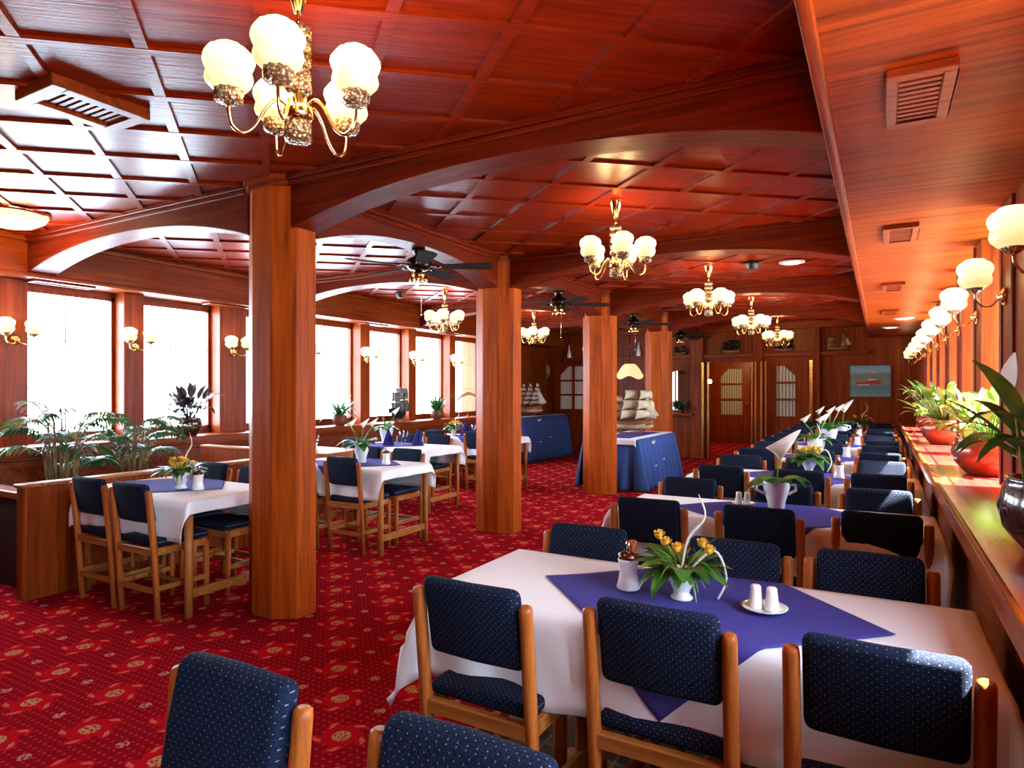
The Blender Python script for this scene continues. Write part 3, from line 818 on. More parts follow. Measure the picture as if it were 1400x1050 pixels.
def gmat():
    m, nt, b = newmat('clear_glass'); out = nt.nodes['Material Output']
    t = ND(nt, 'ShaderNodeBsdfTransparent'); g = ND(nt, 'ShaderNodeBsdfGlossy', Roughness=.05); mx = ND(nt, 'ShaderNodeMixShader')
    lw = ND(nt, 'ShaderNodeLayerWeight', Blend=.45)
    nt.links.new(lw.outputs['Facing'], mx.inputs[0]); nt.links.new(t.outputs[0], mx.inputs[1]); nt.links.new(g.outputs[0], mx.inputs[2]); nt.links.new(mx.outputs[0], out.inputs['Surface'])
    return m
plain_glass = gmat()
for x,y,l in ((-5.38,6.38,'at the near edge of the napkin table in the left aisle'),(-5.05,6.55,'toward the aisle end of the napkin table'),(-5.82,5.42,'on the bare booth table'),(-5.45,8.22,'near the middle of the table below the last left windows'),(-5.15,8.45,'far side of the table below the last left windows')):
    napkin((x,y,TT if y > 6 else TZ), 'standing navy napkin '+l, R.uniform(0,1))
for x,y,l in ((-5.20,6.42,'between the napkins of the left aisle table'),(-5.30,6.62,'far side of the left aisle napkin table'),(-5.62,8.25,'beside the yellow flowers below the last left windows'),(-5.28,8.20,'front middle of the table below the last left windows'),(-5.72,5.50,'beside the napkin on the bare booth table')):
    wineglass((x,y,TT if y > 6 else TZ), 'stemmed wine glass '+l)
dispenser((-5.62,5.38,TZ), 'white sugar dispenser on the bare booth table')

# ------------------------------------------------------------------ partitions on the left
p = thing('booth_partition', 'low wood booth partition with pale top edge and rounded end', 'partition', (-5.17,2.24,0), 0)
MB().prism([(-.03,.02),(-.015,0),(.05,0),(.07,.02),(.07,2.05),(-.03,2.05)], 0, .775).build('panel', WZ, p, bevel=(.004,1))
MB().box(-.04,.08,-.01,2.06,.775,.80).build('top_rail', OAKX, p, bevel=(.006,2))
p = thing('booth_partition', 'wood booth partition standing crosswise before the palms and windows', 'partition', (-6.2,4.40,0), 0)
MB().box(0,.96,-.04,.04,0,.85).build('panel', WZ, p); MB().box(-.01,.97,-.05,.05,.85,.875).build('top_rail', OAKX, p, bevel=(.006,2))
p = thing('low_cabinet', 'low dark open cabinet behind the end of the booth partition', 'cabinet', (-5.9,2.33,0), 0)
MB().box(-.65,.64,0,.14,.66,.715).build('cabinet_top', WX, p, bevel=(.006,1)); MB().box(-.65,.60,.05,.14,.0,.66).build('body', BLACK, p)  # solid black box paints the dark of the open inside
MB().box(.60,.64,-.01,.1,0,.66).build('end_post', WZ, p)

# ------------------------------------------------------------------ plants
def palm(loc, label, seed, n=11, L=.75, hgt=.75):
    rg = random.Random(seed)
    t = thing('palm_plant', label, 'palm', loc, 0, 'floor palms')
    lathe_obj('pot', [(.13,0),(.16,.02),(.19,.28),(.20,.30),(.18,.30),(.17,.27)], TERRA, t)
    st = MB(); lv = MB()
    for i in range(n):
        a = 2*PI*i/n + rg.uniform(-.25,.25); r0 = rg.uniform(.02,.08); ln = L*rg.uniform(.75,1.1)
        p = Vector((r0*math.cos(a),r0*math.sin(a),.27)); d = Vector((math.cos(a)*.10,math.sin(a)*.10,1)).normalized()
        path = [p.copy()]; hz = hgt*rg.uniform(.5,1.0)
        for k in range(4):
            p = p + d*hz/4; path.append(p.copy())
        d = Vector((math.cos(a)*.8,math.sin(a)*.8,rg.uniform(.3,1.7))).normalized()
        dirs = []
        for k in range(9):
            p = p + d*ln/9; path.append(p.copy()); d = (d + Vector((0,0,-.20))).normalized(); dirs.append(d.copy())
        st.tube(path, [.009]*5+[.006]*9, 5)
        for k in range(5, len(path)):
            for hh in (0,.5):
                q = path[k].lerp(path[k-1], hh)
                dd = (path[k]-path[k-1]).normalized(); side = dd.cross(Vector((0,0,1))).normalized(); w = ln*.36*math.sin(PI*min(.97,(k-4.3-hh)/10.2+.1))
                for s in (-1,1): lv.leaf(q, dd*.65+side*s+Vector((0,0,.12)), w*1.1, .024, droop=rg.uniform(.5,1.5), n=4)
    st.build('stem', DRY, t); lv.build('frond', LEAFD, t)
    return t
palm((-5.98,2.92,0), 'dark green palm behind the booth partition, in front of the first full window', 21, 18, .46, .92)
palm((-5.95,3.50,0), 'dark green arching palm in front of the pilaster, beside the low partition', 22, 18, .46, .88)
def leafy(name, loc, label, seed, potmat, pr, ph, n, ln, wd, lm, flowers=0, group=None, spread=.9, stem=.0, upright=.8, fmat=None):
    rg = random.Random(seed)
    t = thing(name, label, 'potted plant', loc, 0, group)
    lathe_obj('pot', [(pr*.55,0),(pr*.62,.008),(pr*.92,ph*.35),(pr,ph*.62),(pr*.93,ph*.88),(pr*.86,ph*.96),(pr*.90,ph),(pr*.80,ph),(pr*.78,ph*.9)], potmat, t, seg=24)
    lv = MB(); st = MB()
    for i in range(n):
        a = rg.uniform(0,2*PI); el = rg.uniform(.25,1.9)*upright
        b = Vector((pr*.5*rg.random()*math.cos(a),pr*.5*rg.random()*math.sin(a),ph*.9))
        d = Vector((math.cos(a)*spread,math.sin(a)*spread,el)).normalized()
        if stem:
            q = b + d*stem*rg.uniform(.5,1.1); st.tube([b,(b+q)/2+Vector((0,0,.02)),q], .004, 5); b = q
        lv.leaf(b, d, ln*rg.uniform(.7,1.15), wd*rg.uniform(.8,1.2), droop=rg.uniform(.3,1.4))
    lv.build('foliage', lm, t)
    if stem: st.build('stem', LEAFB if lm is not LEAFP else LEAFP, t)
    for i in range(flowers):
        a = rg.uniform(0,2*PI); q = pr*rg.uniform(.2,.9); hh = ph+ln*rg.uniform(.9,1.35)
        f = MB().tube([(0,0,ph*.9),(q*.5*math.cos(a),q*.5*math.sin(a),ph+ln*.5),(q*math.cos(a),q*math.sin(a),hh)], .0035, 5, mat=1)
        f.leaf((q*math.cos(a),q*math.sin(a),hh), (.3*math.cos(a),.3*math.sin(a),1), .11, .07, droop=.1, fold=.5, mat=0)
        f.build('flower_spathe', [fmat or PETALW, LEAFB], t)
    return t
SILLZ = .916
# right sill
leafy('peace_lily', (.525,2.66,SILLZ), 'big leaved lily in a dark glazed pot, nearest on the right sill', 31, DPOT, .19,.25, 22,.29,.065, LEAF, 0, 'pots on the right sill', spread=1.0, stem=.24)
fl = thing('lily_bloom', 'single tall white lily spathe rising from the dark pot on the sill', 'flower', (.40,2.51,1.04))
f = MB().tube([(0,0,0),(-.02,.05,.25),(-.03,.09,.42)], .005, 6, mat=1); f.leaf((-.03,.09,.41), (0.05,.02,1), .12, .09, droop=.0, fold=.35); f.build('spathe', [PETALW, LEAFB], fl)
leafy('flowering_plant', (.60,5.05,SILLZ), 'dense bright plant with white blooms in a copper bowl, second on the right sill', 32, COPPER, .205,.23, 80,.17,.06, LEAFB, 7, 'pots on the right sill', stem=.26, upright=1.25)
leafy('flowering_plant', (.55,7.70,SILLZ), 'bright plant with tall white spathe in a copper bowl, third on the right sill', 33, COPPER, .20,.24, 80,.19,.065, LEAFB, 6, 'pots on the right sill', stem=.34, upright=1.3)
leafy('flowering_plant', (.58,9.7,SILLZ), 'small plant in a copper bowl, farthest on the right sill', 34, COPPER, .19,.22, 36,.2,.06, LEAFB, 2, 'pots on the right sill', stem=.12)
# left sill
LS = .946
leafy('rubber_plant', (-6.62,4.51,LS), 'dark purple leaved plant in a brown pot on the second left window sill', 41, DPOT, .13,.20, 46,.19,.075, LEAFP, 0, 'plants on the left sill', stem=.26, upright=1.2)
leafy('sill_plant', (-6.64,6.83,LS), 'green arching plant in a brown pot left of the ship silhouette', 42, TERRA, .105,.15, 60,.34,.036, LEAFD, 2, 'plants on the left sill', upright=1.2)
leafy('sill_plant', (-6.64,9.15,LS), 'green plant in a brown pot right of the ship silhouette', 43, TERRA, .11,.15, 80,.34,.036, LEAFD, 2, 'plants on the left sill', upright=1.5)
leafy('fern', (px_x(930,YB-.12),YB-.13,.952), 'green trailing fern on the ledge of the arched niche', 44, TERRA, .07,.08, 60,.40,.06, LEAF, 0, None, upright=.8)
o = MB().tube([(0,-.38,-.06),(0,-.2,.04),(0,.0,.09),(0,.2,.06),(0,.33,.0)], [.012,.03,.035,.028,.008], 8).tube([(0,.0,.08),(0,.0,-.05),(0,.0,-.2),(0,.0,-.335)], .006, 6).tube([(-.05,0,-.343),(.05,0,-.343)], .012, 6).build('driftwood_bird', HULLL, loc=(-6.62,10.08,1.30))
tag(o, 'pale curved driftwood bird on a thin stand in the last left window', 'ornament')
o = MB().lathe([(.01,-.10),(.04,-.06),(.05,.0),(.03,.07),(.008,.12)], (0,0,0), 8).tube([(0,0,.1),(0,0,.9)], .003, 5).build('hanging_ornament', PETALY, loc=(-6.55,10.75,1.55))
tag(o, 'small yellow ornament hanging at the end of the left windows', 'ornament')

# ------------------------------------------------------------------ model ships
def ship(name, loc, rz, label, L, masts, sail, hull, rows=3, group=None, cradle=True):
    t = thing(name, label, 'model ship', loc, rz, group)
    BC, BS = math.cos(.75), math.sin(.75)
    H = L*.16; W = L*.11; zc = L*.05 if cradle else 0
    hb = MB()
    def fn(a, b):
        x = (a-.5)*L*.8; taper = max(.03, 1-abs(2*a-1)**2.6)
        g = PI*b; sheer = .35*H*(2*a-1)**2
        y = -math.cos(g)*W*taper*(.55+.45*abs(math.cos(g))); z = zc + H + sheer - math.sin(g)**.7*H*(.95)
        return (x, y, z)
    hb.grid(fn, 18, 10)
    hb.grid(lambda a, b: ((a-.5)*L*.78, (2*b-1)*W*.9*max(.03,1-abs(2*a-1)**2.6), zc+H*.82+.33*H*(2*a-1)**2), 18, 2)
    hb.box(-L*.40,-L*.28,-W*.75,W*.75,zc+H*.9,zc+H*1.55)
    for i in range(len(hb.f)):
        if sum(hb.v[k][2] for k in hb.f[i])/len(hb.f[i]) > zc+H*.62 and hull is HULLL: hb.m[i] = 1
    hb.build('hull', [hull, HULL], t, solid=.004)
    if cradle: MB().box(-L*.22,L*.22,-W*.7,W*.7,0,.012).box(-L*.2,-L*.17,-W*.5,W*.5,.01,zc+.03).box(L*.17,L*.2,-W*.5,W*.5,.01,zc+.03).build('cradle', HULL, t)
    top = L*.62
    for i in range(masts):
        x = L*(-.26+.52*i/max(1,masts-1)); hm = top*(1 if i not in (0,) else .82)
        m = MB().tube([(x,0,zc+H*.6),(x,0,zc+H+hm)], [L*.011,L*.005], 6)
        for r in range(rows):
            zz = zc+H+hm*(.14+.84*(r+.62)/rows); w = L*.20*(1-.2*r)
            m.tube([(x-w*BS,-w*BC,zz),(x+w*BS,w*BC,zz)], L*.005, 5)
        m.build('mast', HULL, t)
        for r in range(rows):
            z1 = zc+H+hm*(.14+.84*(r+.62)/rows); z0 = z1 - hm*.84/rows*.93; w1 = L*.195*(1-.2*r); w0 = w1*1.2
            def sf(a, b):
                p = L*.055*math.sin(PI*b)*(.5+.5*math.sin(PI*a)) + .004; q = (2*a-1)*(w0+(w1-w0)*b)
                return (x + p*BC + q*BS, -p*BS + q*BC, z0+(z1-z0)*b + .02*L*(1-b)*math.sin(PI*a))
            s = MB().grid(sf, 8, 6)
            s.build('sail', sail, t, solid=.003)
    bw = MB().tube([(L*.34,0,zc+H*1.1),(L*.52,0,zc+H*1.7)], L*.007, 6); bw.build('bowsprit', HULL, t)
    jb = MB().add([(L*.50,0,zc+H*1.6),(L*.30,0,zc+H*1.4),(L*.27,0,zc+H+top*.75)], [(0,1,2)]); jb.build('jib_sail', sail, t, solid=.003)
    return t
ship('model_ship', (-3.52,10.15,.752), .15, 'cream sailed galleon model on the nearer blue skirted table', .92, 3, SAIL, HULLL, 3, 'large model ships')
ship('model_ship', (-6.42,12.0,.917), .35, 'grey white tall ship model on the far left blue table', .85, 4, plain('grey_sail',(.50,.47,.40),.8,noise=6), HULLL, 5, 'large model ships')
ship('model_ship', (-6.62,8.1,.946), PI/2+.35, 'dark ship silhouette on the sill between two window plants', .74, 3, SAILD, plain('hull_painted_silhouette',(.02,.015,.01),.6,spec=.05), 2, 'ships against the light')  # hull and sails coloured near black, painting in the backlit silhouette
lg = YB-.055
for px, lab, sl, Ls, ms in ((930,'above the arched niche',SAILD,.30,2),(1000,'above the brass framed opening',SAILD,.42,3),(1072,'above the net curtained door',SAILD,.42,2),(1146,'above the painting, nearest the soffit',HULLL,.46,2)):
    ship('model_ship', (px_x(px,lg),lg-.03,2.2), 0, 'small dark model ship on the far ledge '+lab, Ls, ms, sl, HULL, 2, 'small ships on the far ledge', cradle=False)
for px, lab in ((778,'left of the third column'),(873,'right of the third column')):
    o = MB().lathe([(.055,0),(.06,.01),(.045,.10),(.038,.14),(.03,.15),(.034,.17),(.02,.20),(.012,.27),(.003,.31)], (0,0,0), 12).build('lighthouse_figure', WHITE, loc=(px_x(px,lg),lg,2.2))
    tag(o, 'small white lighthouse figure on the far ledge %s' % lab, 'ornament', 'lighthouse figures')

# ------------------------------------------------------------------ display tables with skirts
def display(loc, lx, ly, h, label, seed):
    t = thing('display_table', 'sturdy display table '+label, 'table', loc)
    MB().box(-lx/2,lx/2,-ly/2,ly/2,h-.03,h).build('table_top', OAKX, t)
    for sx in (-1,1):
        for sy in (-1,1): MB().box(sx*(lx/2-.13)-.03,sx*(lx/2-.13)+.03,sy*(ly/2-.16)-.03,sy*(ly/2-.16)+.03,0,h-.03).build('leg', OAK, t)
    cl = cloth_mesh(lx, ly, .085,.085,.085,.085, .4, off=.002).build('tablecloth', CLOTHW, loc=(loc[0],loc[1],h), solid=.0015)
    tag(cl, 'short white cloth on the display table '+label, 'tablecloth', 'display cloths')
    ov = MB()
    ov.grid(lambda a, b: ((2*a-1)*lx*.33, (2*b-1)*ly*.42, .004), 6, 6)
    o = ov.build('table_overlay', BLUE, loc=(loc[0],loc[1],h+.001), solid=.001); tag(o, 'pale violet overlay on the display table '+label, 'table overlay')
    sk = MB(); per = 2*(lx+ly); N = 400
    def fn(a, b):
        s = a*per; dx = lx/2+.012; dy = ly/2+.012
        if s < lx: p = Vector((-dx+2*dx*s/lx,-dy)); n = Vector((0,-1))
        elif s < lx+ly: p = Vector((dx,-dy+2*dy*(s-lx)/ly)); n = Vector((1,0))
        elif s < 2*lx+ly: p = Vector((dx-2*dx*(s-lx-ly)/lx,dy)); n = Vector((0,1))
        else: p = Vector((-dx,dy-2*dy*(s-2*lx-ly)/ly)); n = Vector((-1,0))
        q = 1-b; w = abs(math.sin(PI*s/.225))**.8; front = n.y < 0; o_ = q*(.02 if front else .09) + (q**.55)*.17*(w-.5)
        p = p + n*(max(-.03, o_-.035) if front else max(.026, o_+.03))
        top = h-.07 if front else h+.003
        return (p.x, p.y, .012 + (top-.012)*b)
    sk.grid(fn, N, 10)
    o = sk.build('table_skirt', SKIRT, loc=(loc[0],loc[1],0), solid=.002); tag(o, 'pleated blue skirt with white emblem around the display table '+label, 'table skirt', 'blue table skirts')
    # little white emblems on the right hand face
    e = MB(); x = lx/2+.062
    for y0, z0, s in ((-ly*.20,h-.10,1.0),(-ly*.22,h*.42,.5),(.02,h*.5,.45)):
        x1 = x + (h-z0)/h*.14
        for k in range(4): e.box(x1+.0,x1+.006,y0+k*.035*s,y0+k*.035*s+.024*s,z0+(.012*s if k%2 else 0),z0+(.05 if k in (0,3) else .03)*s)
    e.build('emblem', WHITE, o)
display((-3.42,9.92,0), .74, 1.95, .74, 'behind the third column', 1)
display((-6.52,12.3,0), .70, 2.1, .905, 'at the far left end', 2)

# ------------------------------------------------------------------ far wall decorations
pt = thing('painting', 'framed painting of a red ship on a teal sea', 'painting', (px_x(1189,YB),YB-.02,1.615))
fr = MB(); w, h = .355, .305
fr.box(-w,w,-.02,.015,h-.015,h).box(-w,w,-.02,.015,-h,-h+.015).box(-w,-w+.015,-.02,.015,-h,h).box(w-.015,w,-.02,.015,-h,h)
fr.build('picture_frame', plain('dark_frame',(.10,.07,.05),.4), pt)
def teal(): 
    m, nt, b = newmat('painted_sea'); L = nt.links.new
    tc = ND(nt,'ShaderNodeTexCoord'); sp = ND(nt,'ShaderNodeSeparateXYZ'); nz = ND(nt,'ShaderNodeTexNoise',Scale=9.,Detail=4.)
    ad = ND(nt,'ShaderNodeMath',operation='MULTIPLY_ADD'); ad.inputs[1].default_value = .06
    cr = ND(nt,'ShaderNodeValToRGB'); e = cr.color_ramp.elements
    mr = ND(nt,'ShaderNodeMapRange'); mr.inputs['From Min'].default_value = -.27; mr.inputs['From Max'].default_value = .33
    L(tc.outputs['Object'],sp.inputs[0]); L(tc.outputs['Object'],nz.inputs['Vector']); L(nz.outputs['Fac'],ad.inputs[0]); L(sp.outputs['Z'],ad.inputs[2]); L(ad.outputs[0],mr.inputs[0]); L(mr.outputs[0],cr.inputs[0])
    e[0].position = 0; e[0].color = (.20,.36,.38,1); e[1].position = 1; e[1].color = (.16,.40,.62,1)
    for p,c in ((.3,(.08,.24,.24)),(.45,(.22,.30,.22)),(.62,(.16,.24,.20)),(.74,(.20,.26,.22)),(.78,(.30,.46,.56))):
        q = e.new(p); q.color = (*c,1)
    L(cr.outputs[0],b.inputs['Base Color']); b.inputs['Roughness'].default_value = .5
    return m
MB().box(-w+.01,w-.01,-.006,.01,-h+.01,h-.01).build('canvas', teal(), pt)
sh = MB()
def flat(pts, mat, y=-.0075): sh.add([(x,y,z) for x,z in pts]+[(x,-.006,z) for x,z in pts], [tuple(range(len(pts)))]+[(i,(i+1)%len(pts),len(pts)+(i+1)%len(pts),len(pts)+i) for i in range(len(pts))], mat)
flat([(-.22,-.08),(.17,-.055),(.20,.005),(.11,.005),(.10,.02),(-.20,-.02),(-.235,.0)], 0)
flat([(-.21,-.085),(.0,-.075),(.0,-.055),(-.21,-.06)], 1, -.008)
flat([(-.04,.015),(.10,.015),(.10,.045),(-.02,.045)], 1, -.008); flat([(.0,.045),(.07,.045),(.07,.06),(.0,.06)], 0, -.0085)
flat([(.02,.15),(.14,.15),(.10,.17),(.05,.165)], 2, -.008)
sh.build('painted_ship', [plain('paint_red',(.42,.04,.03),.5), plain('paint_cream',(.65,.58,.46),.5), plain('paint_grey',(.45,.5,.5),.5)], pt)
pl = thing('wall_plaque', 'round cream wall plaque with red lower band on the far wall', 'plaque', (px_x(742,YB),YB-.02,1.90))
q = MB().lathe([(.21,0),(.215,.01),(.20,.02)], (0,0,0), 28); q.xf(Matrix.Rotation(PI/2,4,'X')); q.build('disc', plain('aged_cream',(.36,.28,.13),.5,noise=6), pl)
q = MB(); q.add([(.19*math.cos(a),-.023,.19*math.sin(a)) for a in [PI+.35+i*(PI-.7)/10 for i in range(11)]], [tuple(range(11))]); q.build('red_band', plain('dull_red',(.22,.05,.03),.6), pl)
# tiffany-like scalloped lamp
la = thing('pendant_lamp', 'glowing scalloped cream pendant lampshade behind the third column', 'pendant lamp', (px_x(861,12.6),12.6,1.70))
def sc(a, b):
    g = 2*PI*a; r = .10+.17*(1-b)**.7; z = .27*b + (.035*math.sin(g*4)*(1-b))
    return (r*math.cos(g), r*math.sin(g), z)
MB().grid(sc, 48, 8).build('lamp_shade', emis('lit_fabric',(1,.60,.24),.42), la)
MB().tube([(0,0,.25),(0,0,ZC-1.70)], .008, 6).build('cord', DBRASS, la)

# ------------------------------------------------------------------ chandeliers
def globe_prof(r, s=1.0):
    return [(r*.50,0),(r*.64,r*.04),(r*.86,r*.26),(r*.93,r*.48),(r*.89,r*.70),(r*.86,r*.80),(r*.93,r*.95),(r*1.0,r*1.18),(r*.97,r*1.42),(r*.82,r*1.62),(r*.70,r*1.66),(r*.52,r*1.84),(r*.2,r*1.90)]
def chandelier(loc, label, a0, arms=5, zc=ZC):
    t = thing('chandelier', label, 'chandelier', loc, 0, 'five armed brass chandeliers')
    lathe_obj('canopy', [(.012,-.14),(.045,-.02),(.05,0)][::1], BRASS, t)
    MB().tube([(0,0,-.10),(0,0,-.20)], .006, 8).build('rod', BRASS, t)
    cr = []
    for k in range(5):
        z = -.40 + k*.044
        cr += [(.024,z),(.040,z+.008),(.042,z+.022),(.040,z+.036),(.024,z+.043)]
    MB().lathe(cr, (0,0,0), 24, lobes=12, lobe=.05).build('crystal_stem', CRYS, t)
    lathe_obj('hub', [(.02,-.40),(.028,-.405),(.03,-.44),(.045,-.445),(.047,-.475),(.04,-.48),(.02,-.48)][::-1], BRASS, t)
    MB().lathe([(.02,-.556),(.038,-.552),(.042,-.545),(.042,-.500),(.038,-.488),(.02,-.48)], (0,0,0), 24, lobes=12, lobe=.05).build('crystal_finial', CRYS, t)
    for k in range(arms):
        a = a0 + 2*PI*k/arms; c, s = math.cos(a), math.sin(a)
        pts = [(.03,-.445),(.06,-.425),(.095,-.455),(.13,-.52),(.165,-.546),(.195,-.528),(.205,-.49),(.205,-.455)]
        ar = MB().tube(curve([(r*c,r*s,z) for r,z in pts],4), .0055, 8).build('arm', BRASS, t)
        MB().lathe([(.006,-.470),(.014,-.462),(.034,-.458),(.041,-.450),(.043,-.435),(.041,-.416)], (.205*c,.205*s,0), 20, lobes=10, lobe=.06).build('glass_cup', CRYS, ar)
        MB().lathe(globe_prof(.076), (.205*c,.205*s,-.421), 24, lobes=8, lobe=.03).build('shade', GLOBE, ar)
    return t
A0 = math.radians(14)
cpos = [(-1.63,1.49),(-1.63,4.39),(-1.61,7.18),(-1.62,9.92),(-1.63,12.74)]
clab = ['large foreground brass chandelier with five lit opal shades','brass chandelier hanging in the second bay of the right aisle','brass chandelier hanging in the third bay of the right aisle','brass chandelier hanging in the fourth bay of the right aisle','farthest brass chandelier, before the brass framed doors']
ch0 = chandelier((*cpos[0],ZC), clab[0], A0)
for p, l in zip(cpos[1:], clab[1:]): dup(ch0, (*p,ZC), R.uniform(-.3,.3), l)
for p, l in (((-5.1,4.46),'brass chandelier almost hidden behind the first column'),((-5.13,7.25),'brass chandelier in the left aisle before the last windows'),((-5.2,10.0),'brass chandelier in the left aisle beyond the second column')):
    dup(ch0, (*p,ZC), R.uniform(-.3,.3), l)
def lamp(loc, power, rad, col=(1,.66,.30)):
    d = bpy.data.lights.new('lamp_and_fill_glow', 'POINT'); d.energy = power; d.color = col; d.shadow_soft_size = rad
    o = bpy.data.objects.new('lamp_and_fill_glow', d); o.location = loc; C.objects.link(o); return o
P_CH, P_SC = 12., 1.2
for x,y in cpos + [(-5.1,4.46),(-5.13,7.25),(-5.2,10.0)]: lamp((x,y,ZC-.33), P_CH, .12)

# ------------------------------------------------------------------ sconces
def sconce(loc, rz, label, arms=2):
    t = thing('wall_sconce', label, 'wall lamp', loc, rz, 'brass wall sconces')
    b = MB().lathe([(.012,0),(.045,0),(.048,.012),(.03,.025),(.014,.04)], (0,0,0), 20); b.xf(Matrix.Rotation(PI/2,4,'Y')); b.build('wall_plate', BRASS, t)
    for s in ((-1,1) if arms == 2 else (0,)):
        if arms == 2: pts = [(.03,0,0),(.06,s*.03,-.035),(.085,s*.075,-.04),(.10,s*.105,-.01),(.105,s*.11,.03)]
        else: pts = [(.03,0,0),(.06,0,-.045),(.10,0,-.05),(.13,0,-.01),(.135,0,.03)]
        ar = MB().tube(curve(pts,4), .006, 8).build('arm', BRASS, t)
        e = pts[-1]
        MB().lathe([(.006,-.01),(.022,0),(.038,.014),(.04,.028)], (e[0],e[1],e[2]), 20, lobes=10, lobe=.06).build('glass_cup', CRYS, ar)
        MB().lathe(globe_prof(.072 if arms == 2 else .083), (e[0],e[1],e[2]+.022), 24, lobes=8, lobe=.03).build('shade', GLOBE, ar)
    return t
sl = None
for i,(y,w) in enumerate(pil_l):
    if y < 2 or y > 10.5: continue
    lab = 'two lamp brass sconce on the left wall, pilaster %s' % {3:'at the left frame edge',4:'between the two large windows',5:'beside the first column',6:'hidden behind the first column',7:'left of the ship silhouette window',8:'right of the ship silhouette window',9:'before the last left window'}[i]
    if sl is None: sl = sconce((-6.75,y,1.90), 0, lab)
    else: dup(sl, (-6.75,y,1.90), 0, lab)
    lamp((-6.60,y,2.13), P_SC*.25, .06)
sr = None
for i,y in enumerate(pil_r):
    if y < 2.5: continue
    lab = 'brass sconce with one lit opal shade on the right wall, %s in the row' % ORD[i-4]
    if sr is None: sr = sconce((.58,y,1.945), PI, lab, 1)
    else: dup(sr, (.58,y,1.945), PI, lab)
    lamp((.40,y,2.16), .6, .08)
# end wall lamp glimpsed on the left plus an added vestibule fill light without fixture
o = MB().lathe(globe_prof(.07), (0,0,0), 20).build('globe_lamp', GLOBE, loc=(px_x(717,YB-.1),YB-.12,1.98)); tag(o, 'round lit globe on the far wall beside the second column', 'wall lamp')
MB().box(-.015,.015,0,.12,-.02,.01).build('bracket', BRASS, o)
o = MB().lathe(globe_prof(.07), (0,0,0), 20).build('globe_lamp', GLOBE, loc=(px_x(801,YB-.1),YB-.12,2.32)); tag(o, 'round lit globe high on the far wall at the third column', 'wall lamp')
MB().box(-.015,.015,0,.12,-.02,.01).build('bracket', BRASS, o)
o = MB().lathe([(.02,-.04),(.04,-.02),(.045,.01),(.02,.05)], (0,0,0), 14).build('globe_lamp', emis('bare_bulb',(1,.8,.4),6.), loc=(px_x(970.5,YB-.2),YB-.20,1.62)); tag(o, 'small glaring bulb beside the brass posts', 'wall lamp')
MB().box(-.01,.01,.03,.10,-.01,.01).build('bracket', BRASS, o)
lamp((-3.2,16.6,2.2), 30, .1)  # added fill to brighten the vestibule; no fixture stands here

# dome light, recessed lights, detectors
o = MB().lathe([(.05,-.11),(.14,-.09),(.21,-.05),(.235,-.012),(.24,0)], (0,0,0), 28).build('dome_light', emis('dome_glass',(1,.80,.48),.45), loc=(-5.72,2.44,ZC-.018)); tag(o, 'frosted dome ceiling light at the left frame edge', 'ceiling light')
MB().lathe([(.245,-.012),(.25,0),(.25,.017)], (0,0,0), 28).build('rim', BRASS, o)
lamp((-5.72,2.44,ZC-.25), 18, .1)
for x,y,z,l in ((-.80,7.36,ZC-.016,'bright round downlight in the panelled ceiling by the soffit'),(.29,10.6,ZS,'bright round downlight in the right soffit'),(.15,12.0,ZS,'faint round downlight at the far end of the right soffit')):
    o = MB().lathe([(.085,-.014),(.125,-.010),(.13,0)], (0,0,0), 24).build('downlight', FRAMEW, loc=(x,y,z)); tag(o, l, 'ceiling light', 'downlights')
    MB().lathe([(.0845,-.016),(.0845,-.012)], (0,0,0), 24).build('lens', DOWN, o)
for x,y,l in ((-1.17,7.2,'in the panelled ceiling beside the downlight'),(-5.72,7.03,'in the ceiling of the left aisle')):
    o = MB().lathe([(.035,-.075),(.055,-.06),(.06,-.03),(.07,-.02),(.07,0)], (0,0,0), 18).build('smoke_detector', BLACK, loc=(x,y,ZC-.016)); tag(o, 'small dark smoke detector '+l, 'smoke detector', 'smoke detectors')
# ceiling vents
def vent(cx, cy, z, lx, ly, label, mat, depth=.04, bars=12):
    t = thing('ceiling_vent', label, 'vent', (cx,cy,z), 0, 'wooden ceiling vents')
    f = min(lx,ly)*.19; m = MB()
    m.box(-lx/2,lx/2,-ly/2,-ly/2+f,-depth,0).box(-lx/2,lx/2,ly/2-f,ly/2,-depth,0).box(-lx/2,-lx/2+f,-ly/2+f,ly/2-f,-depth,0).box(lx/2-f,lx/2,-ly/2+f,ly/2-f,-depth,0)
    m.build('vent_frame', mat, t, bevel=(.004,1))
    s = MB(); a, b = lx/2-f, ly/2-f
    for k in range(bars):
        y = -b + 2*b*(k+.5)/bars; s.box(-a,a,y-b/bars*.55,y+b/bars*.55,-depth*.75,-depth*.45)
    nx = max(3, int(bars*lx/ly*.8))
    for k in range(nx):
        x = -a + 2*a*(k+.5)/nx; s.box(x-a/nx*.35,x+a/nx*.35,-b,b,-depth*.5,-depth*.25)
    s.build('grille', mat, t); MB().box(-a,a,-b,b,-.004,-.001).build('duct_shade', BLACK, t)  # flat black sheet paints the shade of the hollow behind the grille
vent(-3.215,1.665,ZC,.32,.43,'large lattice vent in the dark panelled ceiling',WX,.055,9)
for k,(y,l) in enumerate(((2.58,'nearest lattice vent in the right soffit'),(4.80,'second lattice vent in the right soffit'),(7.25,'third lattice vent in the right soffit'),(9.6,'farthest lattice vent in the right soffit'))):
    vent(.112,y,ZS,.19,.46,l,WX,.028,10)
for k,(y,l) in enumerate(((3.25,'above the first large left window'),(5.0,'above the left pilaster by the first column'),(7.55,'above the ship silhouette pilaster'),(9.6,'above the last left window'))):
    vent(-6.66,y,ZS,.16,.52,'narrow slatted vent '+l,WY,.025,12)

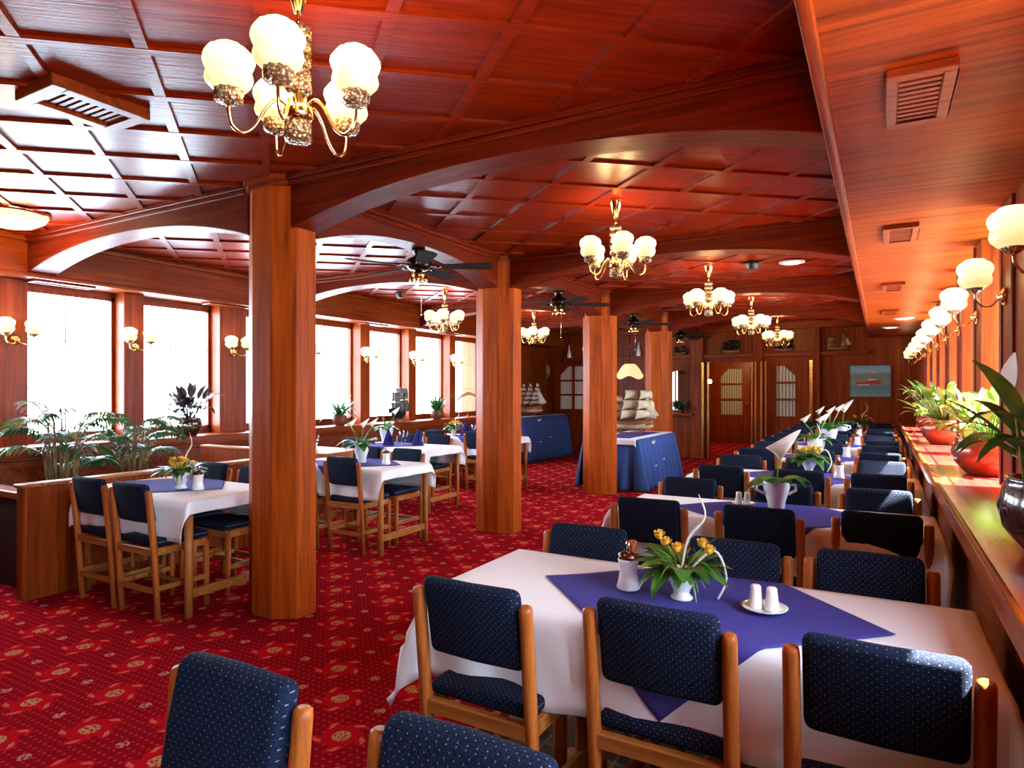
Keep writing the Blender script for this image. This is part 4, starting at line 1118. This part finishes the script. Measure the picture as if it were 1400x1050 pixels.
# ------------------------------------------------------------------ ceiling fans
def fan(loc, label, a0):
    t = thing('ceiling_fan', label, 'ceiling fan', loc, 0, 'dark bronze ceiling fans')
    lathe_obj('canopy', [(.03,-.05),(.05,-.035),(.06,0)], DBRASS, t)
    lathe_obj('motor', [(.03,-.19),(.07,-.185),(.105,-.16),(.11,-.12),(.09,-.09),(.05,-.075),(.03,-.05)], DBRASS, t, seg=24)
    lathe_obj('light_fitting', [(.02,-.26),(.05,-.25),(.06,-.225),(.045,-.20),(.03,-.19)], BRASS, t)
    for k in range(4):
        a = PI/2*k+.4; MB().lathe([(.026,-.285),(.024,-.26),(.015,-.235),(.008,-.225)], (.055*math.cos(a),.055*math.sin(a),0), 12).build('lamp_cup', BRASS, t)
    for k in range(5):
        a = a0 + 2*PI*k/5; c, s = math.cos(a), math.sin(a)
        m = MB(); m.add([(.20,-.05,-.148),(.60,-.072,-.142),(.635,-.03,-.146),(.635,.04,-.158),(.60,.078,-.166),(.20,.055,-.162)], [(0,1,2,3,4,5)])
        m.xf(Matrix.Rotation(a,4,'Z')); b = m.build('blade', SAILD, t, solid=.008)
        q = MB().tube([(.09,-.02,-.15),(.16,-.035,-.152),(.22,0,-.15)], .008, 6).tube([(.09,.02,-.15),(.16,.035,-.152),(.22,0,-.15)], .008, 6).xf(Matrix.Rotation(a,4,'Z')); q.build('blade_arm', DBRASS, b)
    MB().tube([(.03,0,-.25),(.03,0,-.55)], .002, 5).lathe([(.003,-.575),(.008,-.565),(.003,-.55)], (.03,0,0), 8).build('pull_chain', BRASS, t)
    return t
f0 = None
for y,l in ((4.46,'dark bronze ceiling fan between the first and second columns'),(7.25,'dark bronze ceiling fan between the second and third columns'),(10.04,'dark bronze ceiling fan between the third and fourth columns'),(12.85,'dark bronze ceiling fan beyond the last column')):
    if f0 is None: f0 = fan((COLX,y,2.655), l, math.radians(26))
    else: dup(f0, (COLX,y,2.655), R.uniform(-.3,.3), l)

# ------------------------------------------------------------------ light from outside
W = bpy.data.worlds.new('daylight'); bpy.context.scene.world = W; W.use_nodes = True
bg = W.node_tree.nodes['Background']; bg.inputs['Color'].default_value = (.66,.82,1,1); bg.inputs['Strength'].default_value = 13.0
sun = bpy.data.lights.new('sun', 'SUN'); sun.energy = 80.; sun.angle = .009; sun.color = (1,.90,.72)
so = bpy.data.objects.new('sun', sun); C.objects.link(so)
so.rotation_euler = Vector((-.52,-.03,-.76)).to_track_quat('-Z','Y').to_euler()
for x, ln, yc, rx in ((1.04,15.8,5.7,1),(-7.0,13.0,4.6,-1)):
    d = bpy.data.lights.new('window_portal', 'AREA'); d.shape = 'RECTANGLE'; d.size = ln; d.size_y = 1.45
    d.cycles.is_portal = True
    o = bpy.data.objects.new('window_portal', d); C.objects.link(o); o.location = (x,yc,1.68)
    o.rotation_euler = Matrix(((0,0,rx),(1,0,0),(0,rx,0))).to_euler()

# ------------------------------------------------------------------ camera
cam = bpy.data.cameras.new('camera'); co = bpy.data.objects.new('camera', cam); C.objects.link(co)
co.location = (0,0,1.45); th = math.atan(503/892.)
co.rotation_euler = (PI/2,0,th)
cam.sensor_width = 36.; cam.lens = 36.*892/1400; cam.shift_y = 8/1400.; cam.clip_start = .05
S = bpy.context.scene; S.camera = co
S.view_settings.view_transform = 'Standard'; S.view_settings.look = 'None'; S.view_settings.gamma = 1; S.view_settings.exposure = 1.38
S.cycles.use_denoising = True
S.cycles.max_bounces = 8; S.cycles.diffuse_bounces = 2; S.cycles.glossy_bounces = 3; S.cycles.transparent_max_bounces = 8
S.cycles.sample_clamp_indirect = 6.; S.cycles.caustics_reflective = False; S.cycles.caustics_refractive = False
